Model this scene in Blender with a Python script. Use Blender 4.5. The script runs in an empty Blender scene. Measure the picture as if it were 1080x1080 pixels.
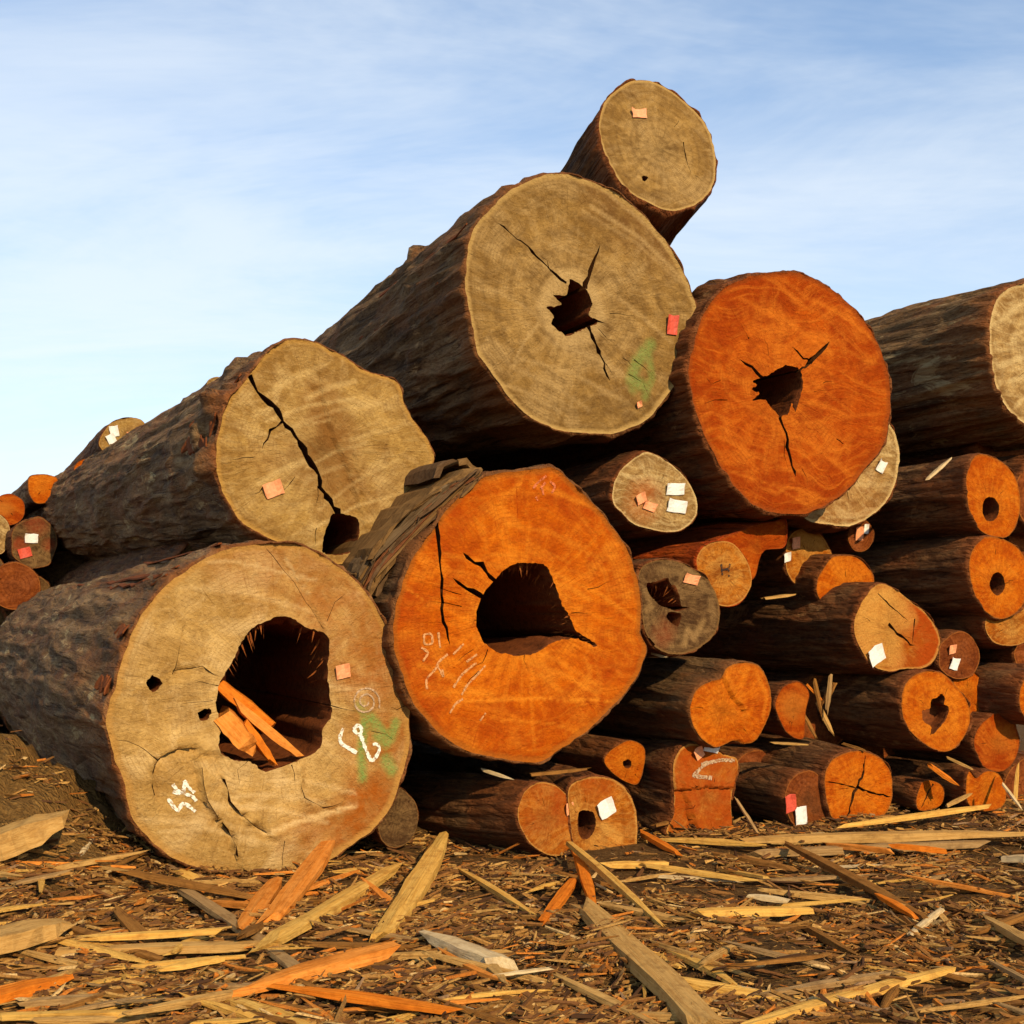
import bpy, math, random
import numpy as np
from mathutils import Vector, Matrix
from mathutils.geometry import delaunay_2d_cdt

random.seed(7)
rng = np.random.default_rng(11)
scn = bpy.context.scene
COL = scn.collection

# ------------------------------------------------------------------ camera
FPX, HORIZON, CAM_Z = 1300.0, 650.0, 1.5          # focal length and horizon row, in 1080-pixel units
cam_d = bpy.data.cameras.new('camera')
cam = bpy.data.objects.new('camera', cam_d)
COL.objects.link(cam)
cam.location = (0, 0, CAM_Z)
cam.rotation_euler = (math.radians(90), 0, 0)
cam_d.sensor_width = 36
cam_d.lens = 36 * FPX / 1080
cam_d.shift_y = (HORIZON - 540) / 1080
cam_d.clip_start, cam_d.clip_end = 0.05, 3000
scn.camera = cam

# ------------------------------------------------------------------ sun, sky, exposure
SUN = Vector((0.40, -0.76, 0.50)).normalized()
SUN_EL = math.asin(SUN.z)
sun_d = bpy.data.lights.new('sun', 'SUN')
sun_d.energy, sun_d.angle, sun_d.color = 4.6, math.radians(0.6), (1.0, 0.76, 0.46)
sun = bpy.data.objects.new('sun', sun_d)
COL.objects.link(sun)
sun.rotation_euler = SUN.to_track_quat('Z', 'Y').to_euler()
scn.view_settings.view_transform = 'Standard'
scn.view_settings.look = 'None'
scn.view_settings.gamma = 1
scn.view_settings.use_curve_mapping = False
scn.view_settings.exposure = 0.25


class G:
    """a tiny node-graph builder"""
    def __init__(s, tree): s.t = tree
    def n(s, kind, props=None, **inp):
        nd = s.t.nodes.new(kind)
        for k, v in (props or {}).items(): setattr(nd, k, v)
        for k, v in inp.items(): s.put(nd, k, v)
        return nd
    def put(s, nd, k, v):
        k = int(k[1:]) if k[0] == 'i' and k[1:].isdigit() else k.replace('_', ' ')
        sock = nd.inputs[k]
        if hasattr(v, 'is_linked') and hasattr(v, 'node'): s.t.links.new(v, sock)
        else: sock.default_value = v
    def math(s, op, a, b=0.0, c=None, clamp=False):
        d = dict(i0=a, i1=b)
        if c is not None: d['i2'] = c
        return s.n('ShaderNodeMath', dict(operation=op, use_clamp=clamp), **d).outputs[0]
    def noise(s, vec, scale, detail=4, rough=0.55, dist=0.0):
        return s.n('ShaderNodeTexNoise', None, Vector=vec, Scale=scale, Detail=detail, Roughness=rough, Distortion=dist).outputs[0]
    def map(s, vec, scale=(1, 1, 1), rot=(0, 0, 0), loc=(0, 0, 0)):
        return s.n('ShaderNodeMapping', None, Vector=vec, Scale=scale, Rotation=rot, Location=loc).outputs[0]
    def ramp(s, fac, *stops):
        r = s.n('ShaderNodeValToRGB', None, Fac=fac)
        e = r.color_ramp.elements
        while len(e) < len(stops): e.new(0.5)
        for el, (p, c) in zip(e, stops):
            el.position = p
            el.color = (*c, 1) if isinstance(c, tuple) else (c, c, c, 1)
        return r.outputs[0]
    def mix(s, fac, a, b, mode='MIX'):
        m = s.n('ShaderNodeMix', dict(data_type='RGBA', blend_type=mode))
        for i, v in ((0, fac), (6, a), (7, b)):
            if hasattr(v, 'node'): s.t.links.new(v, m.inputs[i])
            elif i == 0: m.inputs[0].default_value = v
            else: m.inputs[i].default_value = (*v, 1)
        return m.outputs[2]
    def attr(s, name, out='Fac'):
        return s.n('ShaderNodeAttribute', dict(attribute_name=name)).outputs[out]


world = bpy.data.worlds.new('World')
scn.world = world
world.use_nodes = True
g = G(world.node_tree)
world.node_tree.nodes.clear()
sky = g.n('ShaderNodeTexSky', dict(sky_type='NISHITA', sun_disc=False, sun_elevation=SUN_EL,
          sun_rotation=math.atan2(SUN.x, SUN.y), air_density=1.0, dust_density=0.1, ozone_density=1.4))
tc = g.n('ShaderNodeTexCoord').outputs['Generated']
sep = g.n('ShaderNodeSeparateXYZ', None, Vector=tc)
elev = sep.outputs[2]
# thin cirrus: a flat layer high above, seen in perspective, plus a milky veil low down
den = g.math('ADD', g.math('MAXIMUM', elev, 0.0), 0.16)
cx = g.math('DIVIDE', sep.outputs[0], den)
cy = g.math('DIVIDE', sep.outputs[1], den)
cv = g.n('ShaderNodeCombineXYZ', None, X=cx, Y=cy, Z=0.0).outputs[0]
w1 = g.noise(g.map(cv, (0.6, 1.15, 1), (0, 0, 0.8)), 1.1, 6, 0.62, 0.7)
w2 = g.noise(g.map(cv, (0.35, 0.6, 1), (0, 0, -0.5), (3, 1, 0)), 1.0, 3, 0.5, 0.3)
w3 = g.noise(g.map(cv, (0.7, 1.9, 1), (0, 0, 0.9), (1, 7, 0)), 1.6, 6, 0.66, 0.9)
wisps = g.math('ADD', g.math('MULTIPLY', w1, 0.5), g.math('ADD', g.math('MULTIPLY', w2, 0.35), g.math('MULTIPLY', w3, 0.25)))
cloud = g.n('ShaderNodeMapRange', dict(interpolation_type='SMOOTHSTEP'), Value=wisps, i1=0.44, i2=0.68, i3=0.0, i4=0.58).outputs[0]
veil = g.n('ShaderNodeMapRange', dict(interpolation_type='SMOOTHSTEP'), Value=elev, i1=0.02, i2=0.56, i3=0.68, i4=0.02).outputs[0]
cover = g.math('ADD', cloud, g.math('MULTIPLY', veil, g.math('SUBTRACT', 1.0, cloud)), clamp=True)
skyb = g.mix(1.0, sky.outputs[0], (0.76, 1.0, 1.16), 'MULTIPLY')
skyc = g.mix(cover, skyb, (6.1, 6.5, 6.8))
bg = g.n('ShaderNodeBackground', None, Color=skyc, Strength=0.132)
wo = g.n('ShaderNodeOutputWorld', None, Surface=bg.outputs[0])


# ------------------------------------------------------------------ helpers
def ray(px, py):
    return np.array([(px - 540) / FPX, 1.0, -(py - HORIZON) / FPX])

def at(px, py, depth):
    return np.array([0, 0, CAM_Z]) + ray(px, py) * depth

def crop(x0, y0, s):
    return lambda *p: [(x0 + a * s, y0 + b * s) for a, b in p]

def _hash(ix, iy, iz):
    h = (ix.astype(np.int64) * 374761393 + iy.astype(np.int64) * 668265263 + iz.astype(np.int64) * 2147483647 + 1013904223) & 0xffffffff
    h = ((h ^ (h >> 13)) * 1274126177) & 0xffffffff
    h = h ^ (h >> 16)
    return (h & 0xffffff) / float(0xffffff)

def vnoise(p):
    p = np.asarray(p, float)
    i = np.floor(p)
    f = p - i
    f = f * f * f * (f * (f * 6 - 15) + 10)
    i = i.astype(np.int64)
    out = 0
    for dx in (0, 1):
        wx = f[:, 0] if dx else 1 - f[:, 0]
        for dy in (0, 1):
            wy = f[:, 1] if dy else 1 - f[:, 1]
            for dz in (0, 1):
                wz = f[:, 2] if dz else 1 - f[:, 2]
                out = out + wx * wy * wz * _hash(i[:, 0] + dx, i[:, 1] + dy, i[:, 2] + dz)
    return out

def fbm(p, octs=4, gain=0.5):
    p = np.asarray(p, float)
    a, s, tot = 1.0, 0.0, 0.0
    for o in range(octs):
        s = s + a * (vnoise(p * 2 ** o + 17.3 * o) - 0.5)
        tot += a
        a *= gain
    return s / tot * 2          # about -1..1

def seg_dist(P, A, B):
    """distance of points P (n,2) to segments A-B (m,2): min distance, index, t"""
    best = np.full(len(P), 1e9); bi = np.zeros(len(P), int); bt = np.zeros(len(P))
    for i in range(len(A)):
        d = B[i] - A[i]
        L = max(d @ d, 1e-12)
        t = np.clip(((P - A[i]) @ d) / L, 0, 1)
        q = A[i] + t[:, None] * d
        dd = np.hypot(P[:, 0] - q[:, 0], P[:, 1] - q[:, 1])
        m = dd < best
        best[m] = dd[m]; bi[m] = i; bt[m] = t[m]
    return best, bi, bt

def inside(P, poly):
    x, y = P[:, 0], P[:, 1]
    r = np.zeros(len(P), bool)
    n = len(poly)
    for i in range(n):
        x1, y1 = poly[i]; x2, y2 = poly[(i + 1) % n]
        if y1 == y2: continue
        c = ((y1 > y) != (y2 > y)) & (x < (x2 - x1) * (y - y1) / (y2 - y1) + x1)
        r ^= c
    return r

def smooth_closed(pts, spacing):
    P = np.array(pts, float); n = len(P)
    out = []
    for i in range(n):
        p0, p1, p2, p3 = P[i - 1], P[i], P[(i + 1) % n], P[(i + 2) % n]
        k = max(2, int(math.ceil(np.hypot(*(p2 - p1)) / spacing)))
        for j in range(k):
            t = j / k
            out.append(0.5 * ((2 * p1) + (-p0 + p2) * t + (2 * p0 - 5 * p1 + 4 * p2 - p3) * t * t + (-p0 + 3 * p1 - 3 * p2 + p3) * t ** 3))
    return np.array(out)

def mesh_obj(name, verts, faces, mat, parent=None, attrs=None, smooth=True):
    me = bpy.data.meshes.new(name)
    me.from_pydata([tuple(v) for v in np.asarray(verts).tolist()] if isinstance(verts, np.ndarray) else verts, [],
                   faces.tolist() if isinstance(faces, np.ndarray) else faces)
    me.materials.append(mat)
    for k, a in (attrs or {}).items():
        a = np.asarray(a, np.float32)
        if a.ndim == 1:
            at_ = me.attributes.new(k, 'FLOAT', 'POINT'); at_.data.foreach_set('value', a)
        else:
            at_ = me.attributes.new(k, 'FLOAT_VECTOR', 'POINT'); at_.data.foreach_set('vector', a.ravel())
    if smooth: me.polygons.foreach_set('use_smooth', [True] * len(me.polygons))
    me.update()
    o = bpy.data.objects.new(name, me)
    COL.objects.link(o)
    if parent is not None: o.parent = parent
    return o

def tag(o, label=None, cat=None, group=None, kind=None):
    for k, v in (('label', label), ('category', cat), ('group', group), ('kind', kind)):
        if v: o[k] = v
    return o


# ------------------------------------------------------------------ materials
def new_mat(name, rough=0.85, spec=0.25):
    m = bpy.data.materials.new(name)
    m.use_nodes = True
    m.node_tree.nodes.clear()
    g = G(m.node_tree)
    b = g.n('ShaderNodeBsdfPrincipled', None, Roughness=rough, Specular_IOR_Level=spec)
    g.n('ShaderNodeOutputMaterial', None, Surface=b.outputs[0])
    return m, g, b

def bump(g, b, height, strength=0.5, dist=0.02):
    bp = g.n('ShaderNodeBump', None, Height=height, Strength=strength, Distance=dist)
    g.t.links.new(bp.outputs[0], b.inputs['Normal'])

def face_mat(name, c1, c2, dark, edge, stain, rings=16, ray_amt=0.35, saw=(0.3, 0.25), pale=(0.75, 0.5, 0.24), mottle=0.6, ring_amt=0.3):
    """sawn end grain: c1/c2 base mix, rings that follow the outline, radial rays, saw marks, bark-side edge, stain and green paint masks"""
    m, g, b = new_mat(name, 0.9, 0.04)
    co = g.n('ShaderNodeTexCoord').outputs['Object']
    rnd = g.n('ShaderNodeObjectInfo').outputs['Random']
    off = g.n('ShaderNodeCombineXYZ', None, X=g.math('MULTIPLY', rnd, 31.0), Y=g.math('MULTIPLY', rnd, 57.0), Z=0.0).outputs[0]
    co = g.n('ShaderNodeVectorMath', dict(operation='ADD'), i0=co, i1=off).outputs[0]
    rad = g.attr('rad'); dv = g.attr('dirv', 'Vector')
    big = g.noise(co, 2.6, 5, 0.6, 0.8)
    med = g.noise(co, 9, 5, 0.65, 0.5)
    fine = g.noise(co, 70, 4, 0.7)
    f = g.math('ADD', g.math('MULTIPLY', big, 0.65), g.math('MULTIPLY', med, 0.35))
    col = g.mix(g.ramp(f, (0.42, 0.0), (0.58, 1.0)), c1, c2)
    cw = g.n('ShaderNodeVectorMath', dict(operation='MULTIPLY_ADD'), i0=g.n('ShaderNodeTexNoise', None, Vector=co, Scale=1.7, Detail=2.0).outputs['Color'], i1=(0.55, 0.55, 0.0), i2=co).outputs[0]
    # heartwood tone: golden towards the pith, deeper outwards, with an uneven border
    hw = g.math('ADD', rad, g.math('MULTIPLY', g.math('SUBTRACT', big, 0.5), 0.9))
    col = g.mix(g.math('MULTIPLY', g.ramp(hw, (0.30, 1.0), (0.62, 0.0)), 0.35), col, pale)
    col = g.mix(g.math('MULTIPLY', g.ramp(hw, (0.60, 0.0), (0.86, 1.0)), 0.30), col, dark)
    # blotches
    bl = g.noise(co, 4.3, 6, 0.7, 1.5)
    col = g.mix(g.math('MULTIPLY', g.ramp(bl, (0.48, 0.0), (0.66, 1.0)), mottle * 1.5, clamp=True), col, dark)
    pb = g.noise(co, 3.1, 4, 0.6, 1.0)
    col = g.mix(g.math('MULTIPLY', g.ramp(pb, (0.50, 0.0), (0.66, 1.0)), 0.55), col, pale)
    # growth rings, broken up
    ph = g.math('ADD', g.math('MULTIPLY', rad, rings * 6.283), g.math('MULTIPLY', big, 7.0))
    rg = g.math('POWER', g.math('ADD', g.math('MULTIPLY', g.math('SINE', ph), 0.5), 0.5), 3.0)
    rgm = g.math('MULTIPLY', rg, g.math('MULTIPLY', g.ramp(med, (0.36, 0.0), (0.56, 1.0)), ring_amt * 1.6))
    col = g.mix(rgm, col, dark)
    # rays
    ry = g.noise(g.map(dv, (7, 7, 2.4)), 1.0, 5, 0.65, 0.25)
    col = g.mix(g.math('MULTIPLY', g.ramp(ry, (0.48, 0.0), (0.60, 1.0)), ray_amt * 1.4), col, dark)
    col = g.mix(g.math('MULTIPLY', g.ramp(ry, (0.38, 1.0), (0.48, 0.0)), ray_amt), col, pale)
    # saw marks
    sw = g.noise(g.map(cw, (1.6, 19, 1), (0, 0, saw[0])), 1.0, 5, 0.7, 0.6)
    col = g.mix(g.math('MULTIPLY', g.ramp(sw, (0.50, 0.0), (0.62, 1.0)), saw[1]), col, pale)
    col = g.mix(g.math('MULTIPLY', g.ramp(sw, (0.36, 1.0), (0.46, 0.0)), saw[1]), col, dark)
    # fine radial checks, thin ring lines, pits
    ck = g.noise(g.map(dv, (30, 30, 1.6)), 1.0, 3, 0.7, 0.3)
    col = g.mix(g.math('MULTIPLY', g.ramp(ck, (0.62, 0.0), (0.67, 1.0)), g.math('MULTIPLY', g.ramp(big, (0.40, 0.25), (0.60, 0.85)), 0.8)), col, dark)
    ph2 = g.math('ADD', g.math('MULTIPLY', rad, rings * 30.0), g.math('MULTIPLY', big, 16.0))
    r2 = g.math('POWER', g.math('ADD', g.math('MULTIPLY', g.math('SINE', ph2), 0.5), 0.5), 5.0)
    col = g.mix(g.math('MULTIPLY', r2, g.math('MULTIPLY', g.ramp(pb, (0.40, 0.0), (0.60, 1.0)), 0.30)), col, dark)
    grit = g.noise(co, 190, 3, 0.75)
    pit = g.noise(co, 38, 4, 0.75, 0.4)
    col = g.mix(g.math('MULTIPLY', g.ramp(pit, (0.30, 1.0), (0.38, 0.0)), 0.8), col, dark)
    col = g.mix(g.math('MULTIPLY', g.ramp(grit, (0.34, 1.0), (0.50, 0.0)), 0.2), col, dark)
    # speckle
    col = g.mix(g.math('MULTIPLY', g.ramp(fine, (0.30, 1.0), (0.46, 0.0)), 0.3), col, dark)
    col = g.mix(g.math('MULTIPLY', g.ramp(fine, (0.56, 0.0), (0.72, 1.0)), 0.22), col, pale)
    # stains and paint carried by the face itself
    st = g.math('MULTIPLY', g.attr('stain'), g.ramp(med, (0.30, 0.45), (0.60, 1.0)))
    col = g.mix(st, col, stain)
    col = g.mix(g.math('MULTIPLY', g.attr('scuff'), g.ramp(fine, (0.3, 0.5), (0.6, 1.0))), col, pale)
    col = g.mix(g.math('MULTIPLY', g.attr('green'), g.ramp(fine, (0.30, 0.35), (0.62, 0.95))), col, (0.16, 0.26, 0.06))
    # rim towards the bark
    rr = g.math('ADD', rad, g.math('MULTIPLY', g.math('SUBTRACT', med, 0.5), 0.05))
    col = g.mix(g.ramp(rr, (0.955, 0.0), (0.975, 0.6), (1.0, 0.9)), col, edge)
    g.put(b, 'Base_Color', col)
    h = g.math('ADD', g.math('MULTIPLY', sw, 0.35), g.math('ADD', g.math('MULTIPLY', fine, 0.25), g.math('SUBTRACT', g.math('MULTIPLY', pit, 0.9), g.math('MULTIPLY', ck, 0.5))))
    bump(g, b, h, 1.0, 0.016)
    return m

def bark_mat(name, dark, mid, light, red, rough_scale=1.0, redness=0.4):
    m, g, b = new_mat(name, 0.92, 0.15)
    co = g.n('ShaderNodeTexCoord').outputs['Object']
    rnd = g.n('ShaderNodeObjectInfo').outputs['Random']
    off = g.n('ShaderNodeCombineXYZ', None, X=g.math('MULTIPLY', rnd, 41.0), Y=0.0, Z=g.math('MULTIPLY', rnd, 23.0)).outputs[0]
    c2 = g.n('ShaderNodeVectorMath', dict(operation='ADD'), i0=co, i1=off).outputs[0]
    st = g.noise(g.map(c2, (7, 7, 0.9)), rough_scale, 7, 0.68, 0.6)
    plates = g.n('ShaderNodeTexVoronoi', dict(feature='DISTANCE_TO_EDGE'), Vector=g.map(c2, (9, 9, 2.2)), Scale=rough_scale).outputs[0]
    pt = g.noise(c2, 2.2, 5, 0.6, 0.5)
    fn = g.noise(g.map(c2, (1, 1, 0.35)), 60, 4, 0.7)
    blo = g.noise(g.map(c2, (1, 1, 0.22)), 6.5, 6, 0.72, 0.8)
    col = g.ramp(g.math('ADD', g.math('MULTIPLY', st, 0.6), g.math('MULTIPLY', blo, 0.4)), (0.36, dark), (0.50, mid), (0.63, light))
    fis = g.noise(g.map(c2, (13, 13, 1.1)), rough_scale, 4, 0.6, 0.9)
    col = g.mix(g.math('MULTIPLY', g.ramp(fis, (0.36, 1.0), (0.44, 0.0)), 0.85), col, dark)
    col = g.mix(g.math('MULTIPLY', g.ramp(pt, (0.48, 0.0), (0.60, 1.0)), redness), col, red)
    col = g.mix(g.math('MULTIPLY', g.ramp(fn, (0.34, 1.0), (0.5, 0.0)), 0.6), col, dark)
    col = g.mix(g.math('MULTIPLY', g.ramp(fn, (0.55, 0.0), (0.72, 1.0)), 0.35), col, light)
    bare = g.noise(g.map(c2, (2.2, 2.2, 0.8), (0, 0, 0), (5, 2, 1)), 1.6, 6, 0.7, 1.0)
    col = g.mix(g.math('MULTIPLY', g.ramp(bare, (0.60, 0.0), (0.645, 1.0)), g.ramp(st, (0.35, 0.35), (0.6, 0.85))), col, tuple(min(0.5, c * 1.5) for c in light))
    # frayed reddish inner bark close to the sawn end
    z = g.n('ShaderNodeSeparateXYZ', None, Vector=co).outputs[2]
    zz = g.math('ADD', z, g.math('MULTIPLY', g.math('SUBTRACT', st, 0.5), 0.5))
    col = g.mix(g.math('MULTIPLY', g.n('ShaderNodeMapRange', None, Value=zz, i1=-0.22, i2=-0.03, i3=0.0, i4=0.95).outputs[0], redness + 0.25, clamp=True), col, red)
    g.put(b, 'Base_Color', col)
    h = g.math('ADD', g.math('ADD', g.math('MULTIPLY', st, 0.8), g.math('MULTIPLY', g.math('MINIMUM', fis, 0.5), 1.6)), g.math('ADD', g.math('MULTIPLY', g.math('MINIMUM', plates, 0.25), 1.2), g.math('MULTIPLY', fn, 0.35)))
    bump(g, b, h, 1.0, 0.07)
    return m

def plain_wood(name, c1, c2, dark, tilt=0.0):
    m, g, b = new_mat(name, 0.9, 0.04)
    co = g.n('ShaderNodeTexCoord').outputs['Object']
    rnd = g.n('ShaderNodeObjectInfo').outputs['Random']
    off = g.n('ShaderNodeCombineXYZ', None, X=g.math('MULTIPLY', rnd, 41.0), Y=g.math('MULTIPLY', rnd, 13.0), Z=0.0).outputs[0]
    co = g.n('ShaderNodeVectorMath', dict(operation='ADD'), i0=co, i1=off).outputs[0]
    s = g.noise(g.map(g.map(co, (1, 1, 1), (0, tilt, 0)), (3, 60, 60)), 1.0, 5, 0.65, 0.4)
    p = g.noise(co, 14, 4, 0.6)
    col = g.mix(g.ramp(s, (0.35, 0.0), (0.65, 1.0)), c1, c2)
    col = g.mix(g.math('MULTIPLY', g.ramp(p, (0.52, 0.0), (0.72, 1.0)), 0.55), col, dark)
    col = g.mix(g.math('MULTIPLY', g.ramp(s, (0.28, 1.0), (0.38, 0.0)), 0.6), col, dark)
    dirt = g.noise(g.map(co, (1, 2, 2)), 7, 5, 0.7, 0.8)
    col = g.mix(g.math('MULTIPLY', g.ramp(dirt, (0.52, 0.0), (0.66, 1.0)), 0.4), col, dark)
    g.put(b, 'Base_Color', col)
    bump(g, b, s, 1.0, 0.010)
    return m

def flat_mat(name, c, rough=0.6, var=0.3):
    m, g, b = new_mat(name, rough, 0.3)
    co = g.n('ShaderNodeTexCoord').outputs['Object']
    n = g.noise(co, 60, 4, 0.65)
    g.put(b, 'Base_Color', g.mix(g.math('MULTIPLY', g.ramp(n, (0.40, 1.0), (0.62, 0.0)), var), c, tuple(x * 0.45 for x in c)))
    return m

F = {
 'tan':    face_mat('sawn_tan_wood', (0.53, 0.33, 0.102), (0.40, 0.232, 0.062), (0.19, 0.098, 0.024), (0.40, 0.21, 0.05), (0.29, 0.080, 0.009), 8, 0.07, (0.5, 0.12), (0.64, 0.45, 0.20), 0.38, 0.12),
 'ochre':  face_mat('sawn_ochre_wood', (0.325, 0.190, 0.052), (0.240, 0.132, 0.033), (0.115, 0.060, 0.017), (0.42, 0.27, 0.09), (0.13, 0.055, 0.014), 8, 0.20, (1.2, 0.16), (0.45, 0.30, 0.12), 0.5, 0.28),
 'gold':   face_mat('sawn_golden_wood', (0.42, 0.255, 0.068), (0.31, 0.178, 0.045), (0.18, 0.088, 0.021), (0.40, 0.22, 0.05), (0.20, 0.085, 0.018), 6, 0.20, (1.4, 0.2), (0.56, 0.39, 0.155), 0.55, 0.2),
 'orange': face_mat('sawn_orange_wood', (0.55, 0.128, 0.003), (0.44, 0.085, 0.002), (0.27, 0.038, 0.002), (0.30, 0.09, 0.010), (0.30, 0.040, 0.003), 7, 0.26, (1.25, 0.2), (0.66, 0.225, 0.016), 0.42, 0.22),
 'red':    face_mat('sawn_red_wood', (0.40, 0.070, 0.003), (0.30, 0.043, 0.002), (0.21, 0.026, 0.002), (0.24, 0.05, 0.007), (0.44, 0.15, 0.02), 6, 0.18, (0.15, 0.36), (0.57, 0.165, 0.014), 0.42, 0.2),
 'amber':  face_mat('sawn_amber_wood', (0.486, 0.1584, 0.012), (0.378, 0.1056, 0.0075), (0.216, 0.0528, 0.00525), (0.45, 0.22, 0.04875), (0.324, 0.0528, 0.0045), 5, 0.3, (0.9, 0.35), (0.576, 0.2992, 0.06375), 0.6, 0.3),
 'cream':  face_mat('sawn_cream_wood', (0.48, 0.31, 0.11), (0.36, 0.21, 0.065), (0.18, 0.092, 0.026), (0.56, 0.40, 0.17), (0.42, 0.085, 0.008), 4, 0.3, (0.8, 0.35), (0.64, 0.48, 0.22), 0.7, 0.45),
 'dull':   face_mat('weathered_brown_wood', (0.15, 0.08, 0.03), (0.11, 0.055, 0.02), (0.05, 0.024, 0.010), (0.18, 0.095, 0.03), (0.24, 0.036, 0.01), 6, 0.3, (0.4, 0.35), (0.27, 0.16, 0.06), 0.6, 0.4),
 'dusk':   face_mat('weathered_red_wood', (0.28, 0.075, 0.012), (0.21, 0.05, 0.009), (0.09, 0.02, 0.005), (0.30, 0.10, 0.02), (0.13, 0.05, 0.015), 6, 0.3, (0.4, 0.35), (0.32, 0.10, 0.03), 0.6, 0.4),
}
B = {
 'grey':  bark_mat('grey_brown_bark', (0.062, 0.030, 0.011), (0.200, 0.108, 0.040), (0.38, 0.240, 0.105), (0.24, 0.072, 0.016), 1.0, 0.4),
 'brown': bark_mat('dark_brown_bark', (0.050, 0.025, 0.010), (0.150, 0.082, 0.032), (0.29, 0.175, 0.075), (0.22, 0.075, 0.018), 1.0, 0.45),
 'umber': bark_mat('umber_bark', (0.050, 0.021, 0.008), (0.145, 0.062, 0.021), (0.27, 0.140, 0.052), (0.24, 0.066, 0.014), 1.6, 0.45),
 'flesh': bark_mat('peeled_orange_wood', (0.26, 0.042, 0.005), (0.42, 0.070, 0.006), (0.52, 0.11, 0.010), (0.44, 0.055, 0.005), 1.4, 0.4),
}
ROT = plain_wood('rotten_heartwood', (0.22, 0.065, 0.018), (0.12, 0.036, 0.012), (0.04, 0.015, 0.007))
PEEL = plain_wood('peeling_red_bark', (0.20, 0.062, 0.020), (0.14, 0.042, 0.014), (0.06, 0.02, 0.008))
FIB = plain_wood('rotten_red_fibres', (0.30, 0.095, 0.022), (0.20, 0.055, 0.014), (0.08, 0.025, 0.008))
CRK = plain_wood('split_wood', (0.10, 0.04, 0.012), (0.06, 0.022, 0.008), (0.02, 0.009, 0.005))
WHITE = flat_mat('white_paper', (0.78, 0.76, 0.70), 0.7, 0.3)
PINK = flat_mat('orange_plastic', (0.85, 0.34, 0.15), 0.5, 0.4)
CORAL = flat_mat('red_plastic', (0.62, 0.085, 0.045), 0.5, 0.45)
CHALK = flat_mat('white_paint', (0.80, 0.78, 0.66), 0.8, 0.35)
FAINT = flat_mat('faded_chalk', (0.62, 0.30, 0.11), 0.9, 0.6)
REDCH = flat_mat('faded_red_chalk', (0.60, 0.16, 0.055), 0.9, 0.6)
PALECH = flat_mat('faded_pale_chalk', (0.50, 0.34, 0.20), 0.9, 0.7)
INK = flat_mat('black_ink', (0.03, 0.015, 0.01), 0.8, 0.2)
for m_ in (CHALK, FAINT, REDCH, PALECH, INK):
    g = G(m_.node_tree)
    b = next(n for n in m_.node_tree.nodes if n.type == 'BSDF_PRINCIPLED'); o_ = next(n for n in m_.node_tree.nodes if n.type == 'OUTPUT_MATERIAL')
    wear = g.ramp(g.noise(g.n('ShaderNodeTexCoord').outputs['Object'], 55, 4, 0.7), (0.40, 1.0), (0.50, 0.0))
    mx = g.n('ShaderNodeMixShader', None, i0=g.math('MULTIPLY', wear, 0.85), i1=b.outputs[0], i2=g.n('ShaderNodeBsdfTransparent').outputs[0])
    m_.node_tree.links.new(mx.outputs[0], o_.inputs[0])
TAGM = {'w': WHITE, 'o': PINK, 'r': CORAL}
TAGN = {'w': 'white paper tag', 'o': 'orange plastic tag', 'r': 'red plastic tag'}

# ------------------------------------------------------------------ logs
AX0 = Vector((-0.515, 1.0, 0.0)).normalized()
GROUP = 'logs in the timber pile'

def ellipse(cx, cy, w, h, n=16, rot=0.0, wob=0.05, seed=0):
    r = random.Random(seed + int(cx * 7 + cy * 13))
    p = []
    for i in range(n):
        a = 2 * math.pi * i / n
        k = 1 + r.uniform(-wob, wob)
        x, y = w / 2 * math.cos(a) * k, h / 2 * math.sin(a) * k
        p.append((cx + x * math.cos(rot) - y * math.sin(rot), cy + x * math.sin(rot) + y * math.cos(rot)))
    return p

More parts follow.
